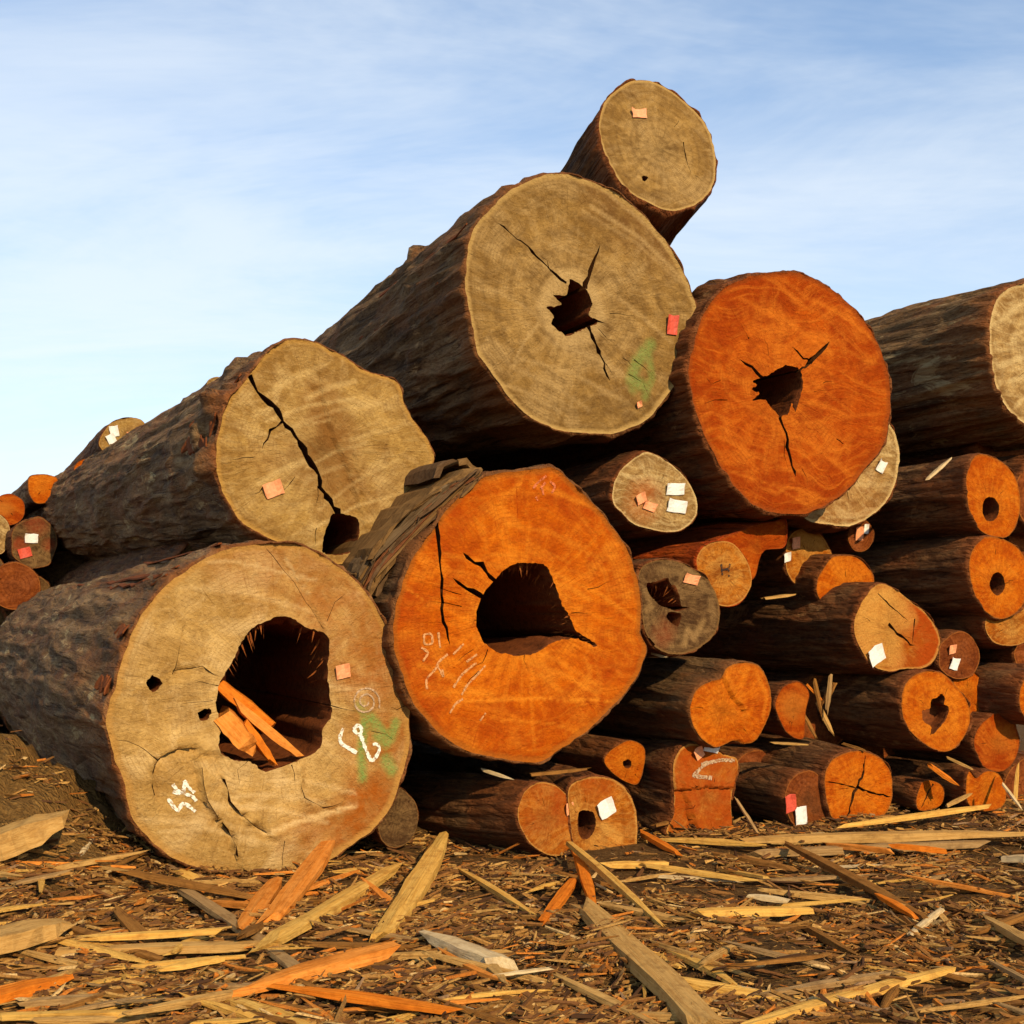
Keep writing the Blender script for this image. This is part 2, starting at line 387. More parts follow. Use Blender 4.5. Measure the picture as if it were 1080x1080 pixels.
def make_log(label, outline, depth, length=5.0, face='orange', bark='umber', back=None, taper=0.92, name='felled_log',
             holes=(), cracks=(), tags=(), marks=(), green=(), stains=(), scuffs=(), ledges=(), hole_depth=1.2, group=GROUP, pith=None, rough=1.0, knots=(), fray=0.0, fray_dir=(0, 1), strips=()):
    outline = [tuple(p) for p in outline]
    cx = sum(p[0] for p in outline) / len(outline); cy = sum(p[1] for p in outline) / len(outline)
    P0 = at(cx, cy, depth)
    ax = AX0.copy() if back is None else (Vector(at(*back)) - Vector(P0)).normalized()
    n = -ax
    X = Vector((0, 0, 1)).cross(n).normalized(); Y = n.cross(X)
    Xn, Yn, Nn = np.array(X), np.array(Y), np.array(n)
    C = np.array([0, 0, CAM_Z])
    def loc(px):
        out = []
        for q in px:
            r = ray(*q)
            t = ((P0 - C) @ Nn) / (r @ Nn)
            d = C + r * t - P0
            out.append((d @ Xn, d @ Yn))
        return np.array(out)
    root = bpy.data.objects.new(name, None)
    COL.objects.link(root)
    root.empty_display_size = 0.2
    root.matrix_world = Matrix(((X.x, Y.x, n.x, P0[0]), (X.y, Y.y, n.y, P0[1]), (X.z, Y.z, n.z, P0[2]), (0, 0, 0, 1)))
    tag(root, label, 'log', group)
    O = loc(outline)
    R = np.sqrt(np.abs(0.5 * np.sum(O[:, 0] * np.roll(O[:, 1], -1) - O[:, 1] * np.roll(O[:, 0], -1))) / math.pi)
    sp = max(0.013, R / 42) if R > 0.5 else max(0.012, R / 22)
    rim = smooth_closed(O, sp)
    sd = (cx * 0.37 + cy * 0.71)
    rd = rim / np.linalg.norm(rim, axis=1)[:, None]
    rim = rim * (1 + 0.012 * fbm(np.c_[rd * 4 * 3, np.full(len(rd), sd)], 3))[:, None]
    if np.sum(rim[:, 0] * np.roll(rim[:, 1], -1) - rim[:, 1] * np.roll(rim[:, 0], -1)) < 0: rim = rim[::-1].copy()
    N = len(rim)
    # voids: hollows (closed outlines) and cracks (tapered lines)
    voids = []; kinds = []; lines = []
    for h in holes:
        v = smooth_closed(loc(h), max(sp * 0.8, 0.012))
        v = v + (0.35 * sp * fbm(np.c_[v * 16, np.full(len(v), 8.8)], 3))[:, None] + 0.12 * sp * rng.normal(size=v.shape)
        voids.append(v); kinds.append('h'); lines.append(None)
    mpp = depth / FPX
    pc0 = loc([pith])[0] if pith is not None else (loc(holes[0]).mean(0) if holes else np.zeros(2))
    auto = []
    for q in range(9 if R > 0.5 else 3):
        a_ = rng.uniform(0, 6.283); k_ = rng.uniform(0.25, 0.75); l_ = rng.uniform(0.10, 0.28)
        e_ = np.array([math.cos(a_), math.sin(a_)]) * R
        auto.append((np.array([pc0 + e_ * k_, pc0 + e_ * (k_ + l_ / 2) + rng.normal(size=2) * 0.02 * R, pc0 + e_ * (k_ + l_)]), rng.uniform(0.7, 1.3), 0.3))
    auto = [t for t in auto if inside(t[0], rim * 0.94).all()]
    for cpts, w0, w1 in list(cracks) + auto:
        L = cpts if isinstance(cpts, np.ndarray) else loc(cpts)
        # refine and wobble the line
        fine = []
        for a, b_ in zip(L[:-1], L[1:]):
            k = max(2, int(np.hypot(*(b_ - a)) / (sp * 2)))
            fine += [a + (b_ - a) * j / k for j in range(k)]
        fine.append(L[-1]); L = np.array(fine)
        L[1:-1] += (0.35 if w0 > 2.6 else 0.10) * sp * rng.normal(size=L[1:-1].shape)
        t = np.gradient(L, axis=0); t /= np.linalg.norm(t, axis=1)[:, None] + 1e-9
        nr = np.c_[-t[:, 1], t[:, 0]]
        w = np.linspace(w0, w1, len(L)) * mpp * (0.40 if R > 0.5 else 0.32) * (1 + 0.35 * rng.normal(size=len(L)).clip(-1.5, 1.5))
        w[-1] = 0.0005
        voids.append(np.r_[L + nr * w[:, None], (L - nr * w[:, None])[::-1]]); kinds.append('c'); lines.append(L)
    cons = [rim] + voids
    allc = np.concatenate(cons)
    edges = []; base = 0
    for c in cons:
        k = len(c); edges += [(base + i, base + (i + 1) % k) for i in range(k)]; base += k
    # interior points
    lo, hi = rim.min(0), rim.max(0)
    gx, gy = np.meshgrid(np.arange(lo[0], hi[0], sp), np.arange(lo[1], hi[1], sp * 0.87))
    gx = gx + (np.arange(gx.shape[0]) % 2)[:, None] * sp / 2
    Q = np.c_[gx.ravel(), gy.ravel()] + rng.uniform(-0.22, 0.22, (gx.size, 2)) * sp
    Q = Q[inside(Q, rim)]
    dr, _, _ = seg_dist(Q, rim, np.roll(rim, -1, 0))
    ok = dr > 0.5 * sp
    for v in voids:
        near = (Q[:, 0] > v[:, 0].min() - sp) & (Q[:, 0] < v[:, 0].max() + sp) & (Q[:, 1] > v[:, 1].min() - sp) & (Q[:, 1] < v[:, 1].max() + sp)
        idx = np.where(near)[0]
        if len(idx):
            dv, _, _ = seg_dist(Q[idx], v, np.roll(v, -1, 0))
            ok[idx[(dv < 0.45 * sp) | inside(Q[idx], v)]] = False
    Q = Q[ok]
    pts = np.concatenate([allc, Q])
    vo, _, fo, _, _, _ = delaunay_2d_cdt([Vector(p) for p in pts], edges, [], 0, 1e-6)
    V = np.array([(v.x, v.y) for v in vo])
    T = np.array([f for f in fo if len(f) == 3])
    cen = V[T].mean(1)
    keep = inside(cen, rim)
    for v in voids: keep &= ~inside(cen, v)
    T = T[keep]
    a = V[T[:, 1]] - V[T[:, 0]]; c_ = V[T[:, 2]] - V[T[:, 0]]
    flip = (a[:, 0] * c_[:, 1] - a[:, 1] * c_[:, 0]) < 0
    T[flip] = T[flip][:, ::-1]
    used = np.unique(T); rem = np.full(len(V), -1); rem[used] = np.arange(len(used))
    V = V[used]; T = rem[T]
    dE, _, _ = seg_dist(V, rim, np.roll(rim, -1, 0))
    pc = loc([pith])[0] if pith is not None else (loc(holes[0]).mean(0) if holes else np.zeros(2))
    dP = np.hypot(*(V - pc).T)
    rad = dP / (dP + dE + 1e-6)
    dirv = np.c_[(V - pc) / (dP[:, None] + 1e-6), rad * 2]
    # relief of the sawn face
    z = 0.010 * R * fbm(np.c_[V * 2.2 / max(R, 0.3), np.full(len(V), sd)], 4) + 0.004 * fbm(np.c_[V * 22, np.full(len(V), sd + 5)], 2)
    z -= 0.02 * R * np.exp(-dE / (0.02 * R))
    for lp, amp, wid in ledges:
        L = loc(lp)
        d, bi, bt = seg_dist(V, L[:-1], L[1:])
        A_ = L[:-1][bi]; D_ = L[1:][bi] - A_
        side = np.sign(D_[:, 0] * (V[:, 1] - A_[:, 1]) - D_[:, 1] * (V[:, 0] - A_[:, 0]))
        endf = np.exp(-(np.maximum(0, d - wid) / wid) ** 2)
        z += np.where(side > 0, amp * np.exp(-d / (wid * 3)), -amp * 0.7 * np.exp(-d / (wid * 0.8)))
    z[dE < 1e-5] = 0
    def blob(items):
        s = np.zeros(len(V))
        for (bx, by, br, k) in items:
            q = loc([(bx, by)])[0]
            d = np.hypot(*(V - q).T) / (br * mpp)
            d = d + 0.35 * fbm(np.c_[V * 7, np.full(len(V), 3.1)], 3)
            s = np.maximum(s, k * np.clip(1.5 - d, 0, 1))
        return s
    def strokes(items):
        s = np.zeros(len(V))
        for (lp, w, k) in items:
            L = loc(lp)
            d, _, _ = seg_dist(V, L[:-1], L[1:])
            s = np.maximum(s, k * np.clip(1.6 - d / (w * mpp * 0.5), 0, 1))
        return s
    autos = []
    if R > 0.5:
        a0 = rng.uniform(-0.5, 0.5)
        for q in range(16):
            a_ = a0 + rng.normal() * 0.12; d_ = np.array([math.cos(a_), math.sin(a_)]); n_ = np.array([-d_[1], d_[0]])
            m_ = n_ * rng.uniform(-0.9, 0.9) * R + d_ * rng.uniform(-.5, .5) * R; l_ = rng.uniform(0.15, 0.55) * R
            L = np.array([m_ - d_ * l_, m_ + n_ * 0.10 * l_, m_ + d_ * l_])
            dd, _, _ = seg_dist(V, L[:-1], L[1:])
            autos.append(rng.uniform(0.2, 0.6) * np.clip(1.5 - dd / (rng.uniform(1.2, 3.0) * mpp), 0, 1))
    autos = np.max(autos, axis=0) if autos else 0.0
    attrs = dict(rad=rad, dirv=dirv, stain=blob(stains), green=strokes(green), scuff=np.maximum(strokes(scuffs), autos))
    mesh_obj('cut_face', np.c_[V, z], T, F[face], root, attrs)
    # inner walls of the voids: every border edge of the face that is not the rim
    E = np.concatenate([T[:, [0, 1]], T[:, [1, 2]], T[:, [2, 0]]])
    key = {}
    for u, w in E.tolist(): key[(u, w)] = 1
    border = [(u, w) for (u, w) in key if (w, u) not in key and not (dE[u] < 1e-5 and dE[w] < 1e-5)]
    if border:
        bv = sorted({u for e in border for u in e}); ix = {u: i for i, u in enumerate(bv)}
        VB = V[bv]
        ish = np.zeros(len(bv), bool); hid = np.zeros(len(bv), int)
        for k, v in enumerate(voids):
            if kinds[k] != 'h': continue
            d, _, _ = seg_dist(VB, v, np.roll(v, -1, 0))
            m = d < 1e-4; ish |= m; hid[m] = k
        tgt = VB.copy()
        for k, L in enumerate(lines):
            if L is None: continue
            v = voids[k]; d, _, _ = seg_dist(VB, v, np.roll(v, -1, 0))
            m = (d < 1e-4) & ~ish
            if m.any():
                _, bi, bt = seg_dist(VB[m], L[:-1], L[1:])
                tgt[m] = L[:-1][bi] + (L[1:] - L[:-1])[bi] * bt[:, None]
        cens = np.array([v.mean(0) if kinds[k] == 'h' else (0, 0) for k, v in enumerate(voids)])
        levels = [0.0, 0.02, 0.06, 0.13, 0.24, 0.42, 0.68, 1.0]
        rings = []
        zb = z[bv]
        for j, lv in enumerate(levels):
            P = VB.copy()
            # hollow: ragged fibres, slowly changing bore
            cc = cens[hid]; r_ = VB - cc
            nz = fbm(np.c_[VB * 14, np.full(len(VB), j * 0.9)], 3)
            k = 1 + (0.10 * nz * min(1, j) + 0.10 * lv)
            if fray and 0 < j < 6:
                rl = np.hypot(*r_.T) + 1e-6
                wd = np.clip((r_ @ np.array(fray_dir)) / rl / np.hypot(*fray_dir) + 0.25, 0, 1)
                teeth = np.abs(fbm(np.c_[VB * 26, np.full(len(VB), 1.7 + j * 0.35)], 2)) * 1.6
                k = k - fray * wd * teeth * (0.5, 0.9, 1.0, 0.8, 0.5)[j - 1]
            Ph = cc + r_ * k[:, None]
            Pc = VB + (tgt - VB) * min(1.0, (lv / 0.5)) * 0.98
            P = np.where(ish[:, None], Ph, Pc)
            dz = np.where(ish, hole_depth * lv, min(0.35, R * 0.5) * lv)
            rings.append(np.c_[P, zb - dz])
        VV = np.concatenate(rings); nb = len(bv)
        fh, fc = [], []
        for u, w in border:
            a_, b_ = ix[u], ix[w]
            tl = fh if ish[a_] and ish[b_] else fc
            for j in range(len(levels) - 1):
                tl.append((a_ + j * nb, a_ + (j + 1) * nb, b_ + (j + 1) * nb, b_ + j * nb))
        VV = VV.tolist()
        if fh:
            ends = {}
            for u, w in border:
                a_, b_ = ix[u], ix[w]
                if ish[a_] and ish[b_]:
                    h_ = hid[a_]
                    if h_ not in ends:
                        ends[h_] = len(VV); VV.append([cens[h_][0], cens[h_][1], -hole_depth * 1.02])
                    fh.append((a_ + (len(levels) - 1) * nb, ends[h_], b_ + (len(levels) - 1) * nb))
        if fray:
            fv, ff = [], []
            hv = [k for k in range(len(voids)) if kinds[k] == 'h'][:1]
            for k in hv:
                v = voids[k]; c0 = v.mean(0)
                for q in range(int(len(v) * 2.2)):
                    i_ = int(rng.integers(len(v))); p_ = v[i_]; r_ = c0 - p_; rl = np.hypot(*r_)
                    wdir = max(0.0, float(-r_ @ np.array(fray_dir)) / rl / float(np.hypot(*fray_dir)) + 0.45)
                    if rng.random() > wdir * (0.9 + 1.5 * float(fbm(np.array([[p_[0] * 5, p_[1] * 5, 2.2]]), 2)[0])): continue
                    u_ = r_ / rl; tn_ = np.array([-u_[1], u_[0]]); dep = rng.uniform(0.01, 0.30); ln_ = rl * fray * rng.uniform(0.3, 1.5)
                    w_ = rng.uniform(0.003, 0.013); tip = p_ + u_ * ln_ * 0.55 + np.array([rng.normal() * 0.25, -0.55 - 0.4 * rng.random()]) * ln_
                    b0 = len(fv); p_ = p_ - u_ * 0.03
                    fv += [(*(p_ + tn_ * w_), -dep + .008), (*(p_ - tn_ * w_), -dep + .008), (*p_, -dep - .02), (*tip, -dep - rng.uniform(-.02, .08))]
                    ff += [(b0, b0 + 1, b0 + 3), (b0 + 1, b0 + 2, b0 + 3), (b0 + 2, b0, b0 + 3)]
            if ff: mesh_obj('rotten_fibres', fv, ff, FIB, root, smooth=False)['kind'] = 'stuff'
        for nm, fl, mt in (('hollow', fh, ROT), ('crack', fc, CRK)):
            if not fl: continue
            par = {}
            def find(a):
                while par.setdefault(a, a) != a: a = par[a]
                return a
            for f in fl:
                for i in f[1:]: par[find(i)] = find(f[0])
            comps = {}
            for f in fl: comps.setdefault(find(f[0]), []).append(f)
            for fl_ in comps.values():
                us = sorted({i for f in fl_ for i in f}); mp = {u: i for i, u in enumerate(us)}
                mesh_obj(nm, [VV[u] for u in us], [tuple(mp[i] for i in f) for f in fl_], mt, root)
    # bark: the outline carried back along the axis, with plates, fissures and knots
    step = max(0.045, R * 0.07)
    ts = [0.0, 0.001, 0.004, 0.03] + list(np.arange(0.06, min(length, 2.2), step)) + list(np.arange(min(length, 2.2), length - 0.1, step * 2.6)) + [length]
    ang = np.arctan2(rim[:, 1], rim[:, 0]); rr = np.hypot(rim[:, 0], rim[:, 1])
    circ = np.full(N, R)
    VB = []
    for t in ts:
        s = t / length
        k = min(1.0, t / (1.6 * R))
        r0 = rr * (1 - 0.55 * k) + circ * 0.55 * k
        r0 = r0 * (1 + (taper - 1) * s)
        VB.append(np.c_[np.cos(ang) * r0, np.sin(ang) * r0, np.full(N, -t)])
    VB = np.concatenate(VB)
    lipn = fbm(np.c_[np.cos(ang) * R * 9, np.sin(ang) * R * 9, np.full(N, sd)], 3)
    lip = np.clip(lipn, -0.15, 1) * 0.055 * min(1.0, R / 0.34)
    for row, (kr, kz) in ((1, (0.004, 1.0)), (2, (0.016, 1.0)), (3, (0.02, 0.0))):
        sl = slice(row * N, (row + 1) * N)
        VB[sl, :2] *= (1 + (kr + 0.006 * lipn) * (0.5 / max(R, 0.3)) ** 0.5)[:, None]
        VB[sl, 2] += kz * lip
    tt = np.maximum(0, -VB[:, 2]); th = np.tile(ang, len(ts))
    p = np.c_[np.cos(th) * R, np.sin(th) * R, tt]
    fade0 = 1
    q1 = np.c_[p[:, :2] * 7, tt * 0.55 + sd]
    ridged = 1 - np.abs(fbm(q1, 3)) * 2
    lump = fbm(np.c_[p[:, :2] * 1.6, tt * 0.8 + sd], 3)
    flake = fbm(np.c_[p[:, :2] * 14, tt * 1.5 + sd], 3)
    fade = np.clip(tt / 0.08, 0, 1)
    amp = min(R, 0.5)
    disp = fade * (amp * rough * (0.085 * ridged ** 2 + 0.045 * lump * np.clip(tt / 0.6, 0.15, 1) + 0.03 * flake) + 0.004 * R)
    for (ka, kt, kr, kh) in knots:
        dd = np.hypot(((th - ka + math.pi) % (2 * math.pi) - math.pi) * R, tt - kt) / kr
        disp += kh * np.exp(-dd ** 2) * (1 + 0.5 * flake)
    VB[:, 0] += np.cos(th) * disp; VB[:, 1] += np.sin(th) * disp
    fcs = []
    i0 = np.arange(N); i1 = (i0 + 1) % N
    for j in range(len(ts) - 1):
        fcs.append(np.c_[i0 + j * N, i0 + (j + 1) * N, i1 + (j + 1) * N, i1 + j * N])
    fcs = np.concatenate(fcs).tolist()
    VB = VB.tolist(); ce = len(VB); VB.append([0, 0, -length])
    last = (len(ts) - 1) * N
    fcs += [(last + i, ce, last + (i + 1) % N) for i in range(N)]
    mesh_obj('bark', VB, fcs, B[bark], root)
    for (th0, t0, t1, wd_, wave) in strips:
        sv, sf = [], []
        m_ = 14
        for i in range(m_ + 1):
            t = t0 + (t1 - t0) * i / m_
            a_ = th0 + wave * math.sin(i * 0.9) + 0.02 * rng.normal()
            r_ = np.interp(a_, np.sort(ang), rr[np.argsort(ang)]) * (1 + (taper - 1) * t / length) + 0.022 + 0.006 * rng.random()
            if i in (0, m_): r_ += 0.012
            w_ = wd_ * (0.4 if i in (0, m_) else rng.uniform(0.7, 1.2)) / R
            for (da, dr_) in ((-w_, 0), (w_, 0), (w_ * .8, .009), (-w_ * .8, .009)):
                sv.append(((r_ + dr_) * math.cos(a_ + da), (r_ + dr_) * math.sin(a_ + da), -t))
        for i in range(m_):
            for q in range(4):
                a_, b_ = i * 4 + q, i * 4 + (q + 1) % 4
                sf.append((a_, a_ + 4, b_ + 4, b_))
        sf += [(0, 1, 2, 3), (m_ * 4 + 3, m_ * 4 + 2, m_ * 4 + 1, m_ * 4)]
        mesh_obj('peeling_bark', sv, sf, PEEL, root, smooth=False)
    # paper and plastic tags stapled to the face
    def zat(q):
        d = np.hypot(*(V - q).T)
        return z[np.argsort(d)[:6]].max()
    for (tx, ty, w, h, rot, kind) in tags:
        q = loc([(tx, ty)])[0]; zz = zat(q) + 0.006
        w *= mpp / 2 / max(0.7, abs(ax.y)); h *= mpp / 2
        vs, fs = [], []
        for lay in (0, 1):
            for j in range(4):
                for i in range(4):
                    u, v = (i / 1.5 - 1), (j / 1.5 - 1)
                    x, y = u * w * (1 + 0.05 * rng.normal()), v * h * (1 + 0.05 * rng.normal())
                    c, s = math.cos(rot), math.sin(rot)
                    vs.append((q[0] + x * c - y * s, q[1] + x * s + y * c, zz + lay * 0.003 + 0.011 * u * u * (1 + v) + 0.003 * rng.random()))
        for j in range(3):
            for i in range(3):
                a_ = j * 4 + i
                fs.append((a_ + 16, a_ + 17, a_ + 21, a_ + 20)); fs.append((a_, a_ + 4, a_ + 5, a_ + 1))
        rimv = [0, 1, 2, 3, 7, 11, 15, 14, 13, 12, 8, 4]
        for i in range(12):
            a_, b_ = rimv[i], rimv[(i + 1) % 12]; fs.append((a_, b_, b_ + 16, a_ + 16))
        o = mesh_obj('paper_tag' if kind == 'w' else 'plastic_tag', vs, fs, TAGM[kind], root, smooth=False)
        o['label'] = TAGN[kind]
    # hand-drawn marks: thin ribbons of paint on the face
    for (nm, lbl, mat, paths, w) in marks:
        for path in paths:
            vs, fs = [], []
            L = loc(path)
            fine = []
            for a_, b_ in zip(L[:-1], L[1:]):
                k = max(2, int(np.hypot(*(b_ - a_)) / 0.012))
                fine += [a_ + (b_ - a_) * j / k for j in range(k)]
            fine.append(L[-1]); L = np.array(fine)
            for _ in range(2): L[1:-1] = (L[:-2] + 2 * L[1:-1] + L[2:]) / 4
            t = np.gradient(L, axis=0); t /= np.linalg.norm(t, axis=1)[:, None] + 1e-9
            nr = np.c_[-t[:, 1], t[:, 0]] * (w * mpp * 0.5)
            wv = (1 + 0.25 * rng.normal(size=len(L)).clip(-1.2, 1.2))[:, None]
            b0 = len(vs)
            for i in range(len(L)):
                zz = zat(L[i]) + 0.0035
                for s in (1, -1):
                    q = L[i] + s * nr[i] * wv[i]
                    vs.append((q[0], q[1], zz))
            fs += [(b0 + 2 * i + 1, b0 + 2 * i + 3, b0 + 2 * i + 2, b0 + 2 * i) for i in range(len(L) - 1)]
            o = mesh_obj(nm, vs, fs, mat, root)
            o['label'] = lbl
    return root

#---LOGDATA
A1 = crop(0, 540, 0.4074)
make_log('big tan hollow log lying on the ground at lower left, white painted figures',
  A1((650,85),(760,85),(850,125),(920,180),(985,270),(1030,370),(1058,500),(1055,620),(1030,720),(980,810),(900,870),(850,902),(760,932),(650,945),(540,930),(440,890),(380,840),(340,790),(320,700),(290,620),(275,530),(300,450),(320,370),(360,280),(400,220),(470,160),(560,105)),
  7.0, 7.5, 'tan', 'grey', None, 0.93, 'hollow_log', hole_depth=2.2,
  holes=[A1((575,430),(610,370),(622,342),(650,302),(690,282),(740,268),(790,298),(850,325),(848,400),(855,470),(860,522),(838,560),(828,612),(785,638),(740,655),(690,668),(640,645),(600,640),(565,615),(570,560),(560,500)),
         A1((380,435),(400,424),(418,438),(412,458),(395,466),(382,455)), A1((515,520),(535,508),(546,520),(536,538),(518,540))],
  pith=A1((720,470))[0],
  cracks=[(A1((402,735),(394,690),(402,655),(432,622),(490,608)), 1.0, 0.6), (A1((577,690),(592,747),(642,802),(690,832)), 0.7, 0.5), (A1((520,660),(522,700),(535,745),(562,790)), 0.8, 0.6), (A1((570,800),(600,838),(612,890)), 0.7, 0.5), (A1((735,850),(728,930)), 0.8, 0.5), (A1((445,420),(458,380),(470,300)), 0.7, 0.4), (A1((690,95),(760,180),(835,300)), 0.7, 0.4),
          (A1((782,690),(788,738),(838,768),(900,745)), 0.9, 0.6), (A1((410,645),(360,602),(300,590)), 0.9, 0.5), (A1((445,412),(520,400),(560,425)), 0.8, 0.5), (A1((1055,500),(1030,510),(1010,505)), 1.6, 0.8)],
  ledges=[(A1((400,740),(392,690),(400,655),(430,622),(490,608),(535,620)), 0.038, 0.03),
          (A1((515,680),(528,740),(560,790),(600,835),(612,890)), 0.042, 0.035),
          (A1((575,680),(590,745),(640,800),(692,832)), 0.030, 0.03),
          (A1((780,670),(785,735),(835,768),(910,742)), -0.026, 0.03),
          (A1((690,832),(800,795),(920,762)), -0.014, 0.02),
          (A1((450,430),(458,385),(470,300)), 0.012, 0.03), (A1((410,645),(360,602),(300,590)), 0.012, 0.03),
          (A1((730,110),(780,190),(830,290)), 0.010, 0.02), (A1((440,410),(520,400),(575,430)), 0.012, 0.03)],
  stains=[(380,645,46,0.6),(408,715,40,0.7),(345,630,52,0.62),(392,700,40,0.8),(310,595,55,0.45),(400,780,36,0.8),(392,845,40,1.0),(372,878,34,1.0),(255,585,36,0.4),(335,880,34,0.5),(355,690,22,0.5)],
  green=[(A1((945,540),(935,620),(940,690)),9,1.0),(A1((960,530),(985,560),(1010,590),(1025,545)),9,1.0),(A1((975,580),(1000,600)),10,0.9),(A1((1000,640),(1015,670)),12,0.9),(A1((930,500),(960,560)),8,0.6)],
  scuffs=[(A1((690,832),(800,792),(920,760)),4,0.8),(A1((740,120),(800,220)),3,0.5)],
  tags=[(361,708,14,15,0.2,'o')],
  marks=[('paint_mark', 'white painted figures at the right of the face', CHALK,
          [[(362,768),(358,778),(359,784),(366,788),(376,794)],
           [(373,769),(377,764),(381,766),(382,772),(378,776),(375,772),(373,769)],
           [(380,774),(384,786),(388,796),(392,804),(398,796),(401,789),(398,784),(393,785)]], 3.7),
         ('paint_mark', 'white painted figures at the lower left of the face', CHALK,
          [[(177,842),(183,851),(188,856),(192,846),(198,849),(206,856)],[(182,827),(188,835),(195,837),(204,840),(207,845)],[(194,823),(198,830),(205,836)],[(195,824),(193,836)],[(182,835),(190,837)]], 3.5),
         ('chalk_mark', 'faint chalk spiral beside the green paint', PALECH,
          [[(385.5 + (3 + 12.5 * t) * math.cos(t * 13), 740 + (3 + 13.5 * t) * math.sin(t * 13)) for t in np.linspace(0, 1, 40)]], 2.0)],
  fray=0.16, fray_dir=(-0.6, 0.8), rough=1.0,
  strips=[(1.75, -0.02, 2.2, 0.03, 0.012), (2.0, 0.1, 4.2, 0.035, 0.02), (2.12, 0.05, 2.4, 0.02, 0.012), (2.5, 0.02, 0.7, 0.04, 0.02), (2.9, 0.02, 0.4, 0.05, 0.02)])

A2 = crop(360, 460, 1/3)
make_log('big bright orange log with a large dark heart hollow, centre of the pile',
  A2((680,105),(740,160),(800,215),(850,280),(895,340),(920,400),(940,470),(948,560),(945,620),(965,670),(945,740),(900,810),(850,860),(780,930),(700,985),(630,1030),(560,1030),(480,1015),(400,995),(330,955),(270,895),(220,830),(190,740),(165,660),(170,560),(195,460),(230,380),(280,310),(330,240),(400,170),(470,125),(560,110),(620,103)),
  7.7, 7.5, 'orange', 'brown', None, 0.9, 'hollow_log', hole_depth=1.8,
  holes=[A2((488,452),(515,425),(550,404),(582,402),(612,401),(640,408),(662,432),(680,478),(700,535),(715,560),(728,590),(742,615),(800,655),(798,668),(740,640),(670,652),(640,672),(600,692),(540,692),(490,680),(450,650),(430,600),(430,550),(450,500))],
  pith=A2((570,560))[0], fray=0.13, fray_dir=(1.0, 0.2),
  cracks=[(A2((500,475),(440,415),(385,368)), 9, 5), (A2((455,515),(400,480),(352,448)), 7, 3), (A2((302,270),(312,370),(314,480),(322,590),(345,662)), 4.5, 4)],
  stains=[(655,720,40,0.3),(600,515,40,0.35),(432,700,26,0.7),(450,755,28,0.6),(425,640,22,0.7),(520,790,40,0.3),(470,560,30,0.4)],
  scuffs=[(A2((395,835),(620,830),(870,838)),2.2,0.8),(A2((190,470),(260,520)),2,0.5),(A2((470,370),(560,380)),2.5,0.5),(A2((620,350),(720,400),(800,330)),2.5,0.4),(A2((610,690),(600,800),(610,1000)),3,0.35),(A2((560,700),(640,720)),4,0.5)],
  marks=[('chalk_mark', 'faint chalk lettering at the lower left of the face', FAINT,
          [[(447,669),(455,668),(456,679),(447,680),(447,669)],[(462,667),(464,683)],[(444,683),(452,688),(446,697)],[(461,702),(468,715),(466,706)],[(478,690),(489,679)],
           [(450,727),(449,716),(459,706),(463,697),(472,690)],[(478,725),(487,711),(502,699)],[(487,733),(492,723),(512,702)],[(474,752),(480,742),(488,737)],[(506,760),(512,752)],[(492,698),(503,690)]], 2.2),
         ('chalk_mark', 'faint red chalk writing near the top of the face', REDCH,
          [[(562,515),(569,507),(576,502)],[(570,515),(575,509)],[(580,508),(586,512),(582,520)],[(565,524),(567,528)],[(571,512),(573,522)]], 2.4)])

A3 = crop(200, 340, 0.2778)
make_log('golden log with a jagged crack and wavy right edge, on the big hollow log',
  A3((380,68),(470,75),(540,110),(600,140),(660,182),(720,200),(775,218),(803,255),(815,310),(848,370),(895,435),(925,505),(908,595),(850,655),(780,720),(720,790),(680,860),(620,910),(540,915),(470,890),(400,850),(330,830),(250,790),(190,750),(140,670),(105,580),(100,470),(120,380),(150,300),(230,200),(290,120)),
  7.8, 13.2, 'gold', 'grey', (50, 557, 20.0), 0.86, 'felled_log', hole_depth=1.0,
  holes=[A3((545,725),(590,728),(632,740),(645,780),(640,820),(620,868),(590,880),(560,885),(505,872),(512,800),(530,760))],
  pith=A3((500,480))[0],
  cracks=[(A3((228,200),(262,268),(305,298),(350,372),(400,430),(452,520),(490,572),(500,622),(535,680),(575,735)), 5, 7), (A3((352,376),(310,410),(275,482)), 3.5, 2)],
  stains=[(340,425,20,0.8),(346,450,26,0.9),(345,475,28,0.9),(352,505,30,0.8),(330,500,20,0.6),(372,520,26,0.5),(278,484,18,0.4),(300,475,16,0.4)],
  ledges=[(A3((500,260),(530,400),(600,560),(640,700)), 0.014, 0.08), (A3((640,330),(620,480),(650,640)), 0.008, 0.05)],
  tags=[(288,516,17,15,0.4,'o')],
  strips=[(2.5, 0.05, 0.9, 0.03, 0.03), (2.9, 0.02, 0.7, 0.03, 0.05), (3.1, 0.1, 0.8, 0.04, 0.04)], knots=[(2.75, 0.25, 0.14, 0.09), (2.2, 0.7, 0.2, 0.06), (3.0, 0.45, 0.10, 0.10), (3.3, 0.2, 0.1, 0.06)], rough=0.9)

